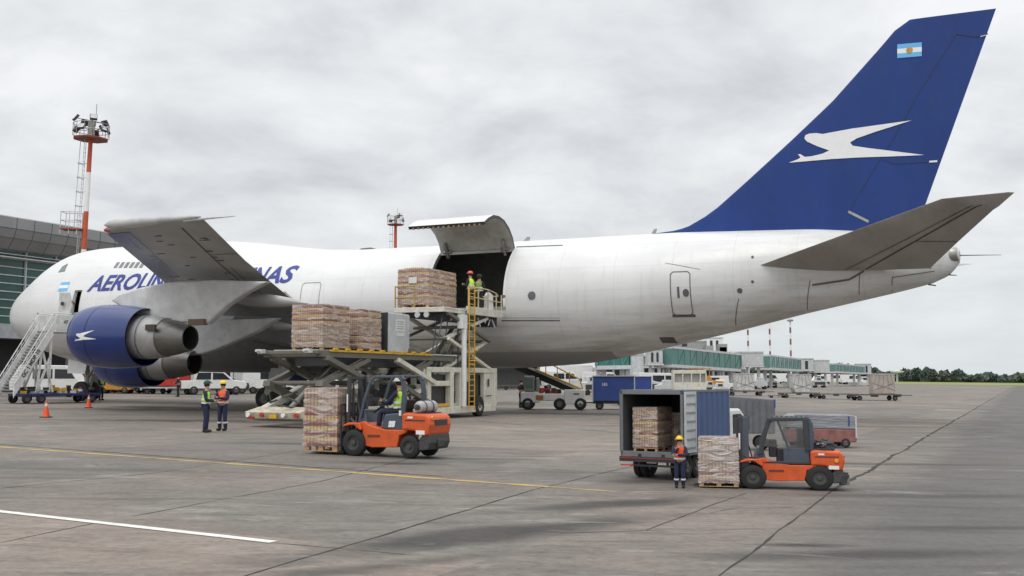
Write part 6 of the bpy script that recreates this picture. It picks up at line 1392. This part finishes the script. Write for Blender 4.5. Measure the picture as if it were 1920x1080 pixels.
def wedge(t): m = MB(); m.side([(-1.4, .6), (1.6, .6), (1.6, 1.9), (.6, 1.7), (-.6, .95)], -.7, .7); m.build('red_cover', redp, t, bevel=.03)
t = dolly(318, 739, 'pale low trailer with a red wedge-shaped cover', 1.3, .02, mt=lgrey, grp=None); wedge(t)
truck(468, 733, 'white box truck nearest the two talking workers, under the wing root', 1.15, pi-.15)
truck(935, 728, 'white cab truck with grey box seen under the belly right of the loader', 1.25, 0.0, greyp)
tug(432, 738, 'dark tug with a round wheel in front of the white box truck', dark, 1.1, .3, False)
van(508, 738, 'white van partly behind the main wheels', 1.15, .2, grp='vans beneath the fuselage')
for i, (u, l) in enumerate(((905, 'flat dolly left in the row under the belly'), (925, 'second flat dolly in the row under the belly'), (950, 'flat dolly at the right of the row under the belly'))): dolly(u, 731, l, 1.3, 0)
# yellow object and white vehicles beyond the belt loader
tug(966, 727, 'yellow tug beyond the upper end of the belt loader', yellowp, 1.5, 0)
truck(1092, 724, 'white tanker-like truck beyond the belt loader', 1.7, 0, white, 4.0, 2.6)
for u, v, s, l in ((1050, 730, 1.3, 'white van just above the conveyor of the belt loader'), (1128, 729, 1.3, 'white van left of the blue carts'), (1232, 738, 1.2, 'white van behind the blue box truck, nearest the tower'), (1258, 738, 1.0, 'second white van behind the blue box truck'), (1336, 731, 1.1, 'white van left of the leftmost netted container'), (1372, 727, 1.3, 'white van beyond the leftmost netted container'), (1436, 722, 1.6, 'white van under the second jet bridge')): van(u, v, l, s, (.1, pi, .3)[u % 3])
for i, (u, v, s) in enumerate(((1464, 719, 1.7), (1540, 720, 1.5), (1562, 720, 1.7), (1583, 719, 1.4), (1598, 721, 1.6), (1618, 721, 1.3), (1480, 720, 1.6))): van(u, v, ('white van under the second jet bridge beside its right cab', 'white van below the grey cab of the third bridge', 'large white van under the third jet bridge', 'white van in the middle under the third jet bridge', 'white van at the right under the third jet bridge', 'rightmost white van at the end of the pier', 'white van under the white cab of the second bridge')[i], s*1.1, (0, pi)[i % 2])
tug(1318, 736, 'orange and white tug left of the leftmost netted container', pm('tug_orange', (.55, .24, .03), .5, dirt=.4), 1.7, .4); tug(1300, 740, 'dark baggage tug left of the orange tug', dark, 1.2, .2); tug(1352, 735, 'white tug between the white cart and the leftmost netted container', white, 1.3, .5, False)
# small white parked aeroplane nose beyond the bridges
b_ = G(1468, 716); t = thing('parked_aeroplane', 'small white parked aeroplane far beyond the netted containers', 'aeroplane', b_, radians(200)); m = MB(); m.lathe((-9, 0, 2.6), (1, 0, 0), [(0, .2), (3, 1.0), (6, 1.4), (13, 1.4), (16, 1.1), (17.6, .5), (18, .02)], 20); m.build('fuselage', white, t, smooth=50)
m = MB(); m.prism([(0, -9, 2.2), (1.2, -9, 2.2), (4, 0, 1.9), (0, 0, 1.9)], (0, 0, .2)); m.prism([(0, 9, 2.2), (1.2, 9, 2.2), (4, 0, 1.9), (0, 0, 1.9)], (0, 0, .2)); m.build('wing', lgrey, t); m = MB(); m.prism([(-9, -.1, 3), (-7, -.1, 3), (-8.5, -.1, 5.6), (-9.6, -.1, 5.6)], (0, .2, 0)); m.build('tail_fin', bluep, t)
m = MB(); 
for x, y in ((6, 0), (0, 1.5), (0, -1.5)): m.cyl((x, y, .3), (x, y, 1.6), .12, n=6); m.cyl((x, y-.15, .35), (x, y+.15, .35), .35, n=12)
m.build('landing_gear', dark, t)
# blue box carts
def bcart(u, v, label, s, rz, second=False):
    t = thing('box_cart', label, 'baggage cart', G(u, v), rz, 'blue covered baggage carts', s); m = MB()
    m.bb(-1.3, 1.3, -.75, .75, .55, 2.1); m.build('box', bluep, t, bevel=.03); m = MB(); m.bb(-1.35, 1.35, -.8, .8, 2.1, 2.16); m.bb(-1.35, -1.28, -.78, .78, .5, 2.1); m.bb(1.28, 1.35, -.78, .78, .5, 2.1); m.build('frame', lgrey, t)
    m = MB(); m.bb(-1.3, 1.3, -.6, .6, .38, .55); m.bb(-2.4, -1.3, -.05, .05, .4, .48); m.build('chassis', dark, t)
    for x in (-.9, .9):
        for y in (-.6, .6): m = MB(); wheel(m, (x, y, .25), .25, .16); m.build('wheel', [black, rimm], t, smooth=35)
    flat_text('185', .26, Matrix.Translation((-.55, -.757, 1.6))@Matrix.Rotation(pi/2, 4, 'X'), 'cart_number', decalw, t); return t
bcart(1151, 768, 'blue box cart with white number, left of the open box truck', 1.0, radians(-6)); bcart(1187, 760, 'second blue box cart behind the numbered one', 1.0, radians(-2))
t = dolly(1212, 760, 'dolly with a pale cream crate behind the open box truck', 1.2, .1, grp='flat cargo dollies')
def crate(u, v, s, label, w_=1.5, h=1.6, mt=None, kind='box', rz=0):
    t = thing('netted_container', label, 'container', Vector(G(u, v))+Vector((0, 0, .52*s)), rz, 'netted containers on the dollies', s)
    sx = w_/2; m = MB(); pf = [(-sx, 0), (sx, 0), (sx, h), (-sx, h)] if kind == 'box' else [(-sx*.72, 0), (sx*.72, 0), (sx, .5), (sx, h), (-sx, h), (-sx*.95, .5)]
    m.side(pf, -.75, .75); m.build('shell', mt or pm('netted_silver', (.50, .49, .47), .45, var=.3, scale=2, bump=.5, dirt=.4), t, bevel=.06)
    m = MB(); 
    for a in np.linspace(-sx, sx, 5): m.beam((a, -.765, .45), (a*.6, -.765, h), .02, .03)
    m.beam((-sx, -.77, .3), (sx, -.77, .9), .02, .04); m.beam((sx, -.77, .3), (-sx, -.77, .9), .02, .04); m.build('net_strap', pm('net_dark', (.25, .25, .24), .7), t)
    m = MB(); m.bb(-sx-.03, sx+.03, -.78, .78, h, h+.07); m.build('top_cover', lgrey, t); return t
dolly(1397, 742, 'dolly under the leftmost netted container', 1.15, 0); crate(1395, 742, 1.15, 'leftmost netted silver container on a dolly, above the grey trailer', 1.9, 1.7)
dolly(1498, 746, 'dolly under the tapered netted container', 1.1, 0); crate(1501, 746, 1.1, 'tapered netted silver container on the middle dolly', 1.9, 1.75, None, 'taper'); dolly(1460, 746, 'short empty dolly left of the tapered container', .55, 0)
dolly(1568, 748, 'empty flat dolly left of the brown container', 1.1, 0); dolly(1640, 751, 'dolly under the rightmost brown container', 1.25, 0); crate(1654, 751, 1.25, 'rightmost container, brown with a white cover and coloured stickers', 1.75, 1.55, pm('brown_container', (.38, .32, .28), .6, var=.25, dirt=.3), 'box', radians(-8))
# white cage truck beyond the box truck
t = dolly(1290, 752, 'dolly under the white cage', 1.3, 0); t = thing('white_cage', 'white cage with a row of openings above the box truck roof', 'cage', Vector(G(1292, 748))+Vector((0, 0, .7)), 0)
m = MB(); m.bb(-1.6, 1.6, -.7, .7, 0, .9); m.bb(-1.6, 1.6, -.7, .7, 1.75, 2.1)
for x in (-1.6, -.75, .1, .95, 1.5): m.bb(x, x+.12, -.7, .7, .9, 1.75)
m.build('frame', cream, t, bevel=.02); m = MB(); m.bb(-1.5, 1.5, -.5, .6, .9, 1.75); m.build('contents', greyp, t)
# ================================================================ BELT LOADER
BLc = G(1036, 768); BT = thing('belt_loader', 'white belt loader with its dark conveyor raised under the belly of the jet', 'belt loader', BLc, radians(-4))
sc_ = 1.25; k_ = 2000/BLc.y
X = lambda u: (u-1036)/k_
m = MB(); m.bb(X(1058), X(1097), -.9, .9, .35, 1.25); m.bb(X(1010), X(1058), -.9, .9, .55, 1.0); m.bb(X(978), X(1012), -.9, .9, .45, 1.1); m.build('body', white, BT, bevel=.06)
m = MB(); m.bb(X(984), X(1004), -.85, .85, 1.1, 2.1); m.bb(X(1006), X(1012), -.85, .85, 1.0, 2.0); m.build('cab', pm('cab_grey_green', (.26, .28, .25), .5, dirt=.4), BT, bevel=.08)
m = MB(); m.bb(X(987), X(1001), -.87, .87, 1.35, 1.95); m.build('cab_window', glassg, BT)
m = MB(); m.bb(X(1006), X(1020), -.92, -.88, .6, .9); m.bb(X(1076), X(1086), -.92, -.9, .95, 1.02, 1); m.build('side_marking', [pm('orange_brown', (.35, .13, .05), .5), decald], BT)
for u in (991, 1050, 1088):
    for y in (-.8, .8): m = MB(); wheel(m, (X(u), y, .38), .38, .25); m.build('wheel', [black, rimm], BT, smooth=35)
zz = lambda v: (768-v)/k_
m = MB(); a = (X(968), 0, zz(688)); b = (X(1093), 0, zz(741)); m.beam((a[0], 0, a[2]), (b[0], 0, b[2]), .9, .38); m.build('conveyor', pm('belt_black', (.02, .02, .02), .8), BT)
m = MB(); 
for y in (-.5, .5): m.beam((a[0]+.8, y, a[2]-.05), (b[0], y, b[2]+.22), .07, .12)
m.build('conveyor_rail', lgrey, BT)
m = MB(); o = Vector((0, -.55, .35)); a_, b_ = Vector(a)+o, Vector(b)+o
for f in (.45, .62, .8): p = lerp(a_, b_, f); m.cyl(p, p+Vector((0, 0, .75)), .035, n=6)
m.tube([lerp(a_, b_, .45)+Vector((0, 0, .75)), lerp(a_, b_, .95)+Vector((0, 0, .55)), b_], .04); m.tube([lerp(a_, b_, .3), b_], .05); m.build('hand_rail', yellowp, BT)
m = MB(); random.seed(6)
for _ in range(12): m.box((random.uniform(X(1014), X(1056)), random.uniform(-.7, .7), random.uniform(1.0, 1.25)), (.3, .3, .25), 0, random.choice((0, 1)))
m.build('machinery', [dark, redp], BT)
# ================================================================ FAR WOODS, WATER TANK
def leafm():
    m = pm('far_foliage', (.055, .075, .06), .9, var=.5, scale=.06); return m
m = MB(); random.seed(12); YW = 1050
def treeline_h(x): return 13.0+3.0*sin(x*.021+1)+2.2*sin(x*.063)+1.6*sin(x*.17+2)
x = 200
while x < 900:
    hh = treeline_h(x)*random.uniform(.72, 1.12); wv = random.uniform(7, 14); dy = random.uniform(0, 40); tone = random.choice((0, 0, 1))
    for _ in range(90):
        th, ph = random.uniform(0, 2*pi), random.uniform(-.3, 1); rr = sqrt(max(0, 1-ph*ph))*random.uniform(.7, 1.05); c = Vector((x+wv*.62*rr*cos(th), YW+dy+wv*.62*rr*sin(th), gz(x, YW)+hh*.45+hh*.55*ph*random.uniform(.8, 1.05)))
        s = random.uniform(.9, 2.0); n_ = Vector((random.uniform(-1, 1), random.uniform(-1, .2), random.uniform(-.3, 1))).normalized(); a = n_.orthogonal().normalized()*s; b = n_.cross(a); m.add([c-a-b*.6, c+a*.8-b, c+a+b*.7, c-a*.5+b], [(0, 1, 2, 3)], tone)
    m.bb(x-wv*.5, x+wv*.5, YW+dy, YW+dy+6, gz(x, YW)-1, gz(x, YW)+hh*.62, 0); x += wv*.5
tag(m.build('far_woods', [leafm(), pm('far_foliage_light', (.085, .105, .07), .9, var=.4, scale=.06)], fixn=False), 'long dark green line of trees beyond the runway grass', 'woods', kind='stuff')
t = thing('water_tank', 'small white flat-topped tank in front of the far trees', 'tank', on(D(1682, 700, 780).x, 780)); h_ = D(1682, 695, 780).z-gz(D(1682, 700, 780).x, 780)
m = MB(); m.lathe((0, 0, h_-1.6), (0, 0, 1), [(0, .5), (.3, 4.4), (1.3, 4.8), (1.7, .4)], 20); m.build('tank_top', white, t, smooth=40); m = MB(); m.cyl((0, 0, 0), (0, 0, h_-1.4), .7, .6, 10); m.build('stem', lgrey, t)
# ================================================================ SMALL EQUIPMENT ON THE FAR APRON
random.seed(21)
eq = MB(); eq.side([(-.9, .3), (.9, .3), (.9, 1.0), (.3, 1.15), (.2, 1.5), (-.5, 1.5), (-.6, 1.05), (-.9, 1.0)], -.45, .45)
E0 = thing('ground_power_unit', 'x', 'equipment'); eb = eq.build('body', lgrey, E0, bevel=.05)
m = MB(); m.bb(-.4, .1, -.47, -.45, 1.15, 1.4); m.bb(-.8, .8, -.46, -.45, .45, .85); m.build('panel', dark, E0)
m = MB(); 
for x in (-.6, .6): m.cyl((x, -.5, .22), (x, .5, .22), .22, n=14)
m.build('wheel', black, E0)
SP = [(1212, 741, 1.5, 'beneath the round tower beside the blue carts'), (1247, 744, 1.2, 'low between the two white vans behind the blue box truck'), (1330, 741, 1.1, 'just left of the leftmost netted container'), (1352, 744, 1.0, 'hard against the leftmost netted container'), (1424, 730, 1.5, 'between the leftmost and the tapered netted containers'), (1446, 727, 1.4, 'just right of the white van under the second jet bridge'), (1536, 727, 1.6, 'right of the tapered netted container'),
      (1075, 745, 1.2, 'behind the conveyor of the belt loader'), (1110, 741, 1.4, 'between the belt loader and the numbered blue cart'), (1125, 737, 1.3, 'just behind the numbered blue cart'), (905, 736, 1.2, 'under the belly right of the ladder'), (575, 741, 1.3, 'seen through the loader scissors'), (610, 739, 1.4, 'in the middle of the gap under the loader deck')]
for i, (u, v, s, l) in enumerate(SP):
    o = E0 if i == 0 else dup(E0, G(u, v), (0, pi, .4)[i % 3], '', scale=s)
    o.location = G(u, v); o.scale = (s,)*3; o['label'] = 'small pale wheeled power unit '+l; o['group'] = 'small ground power units'
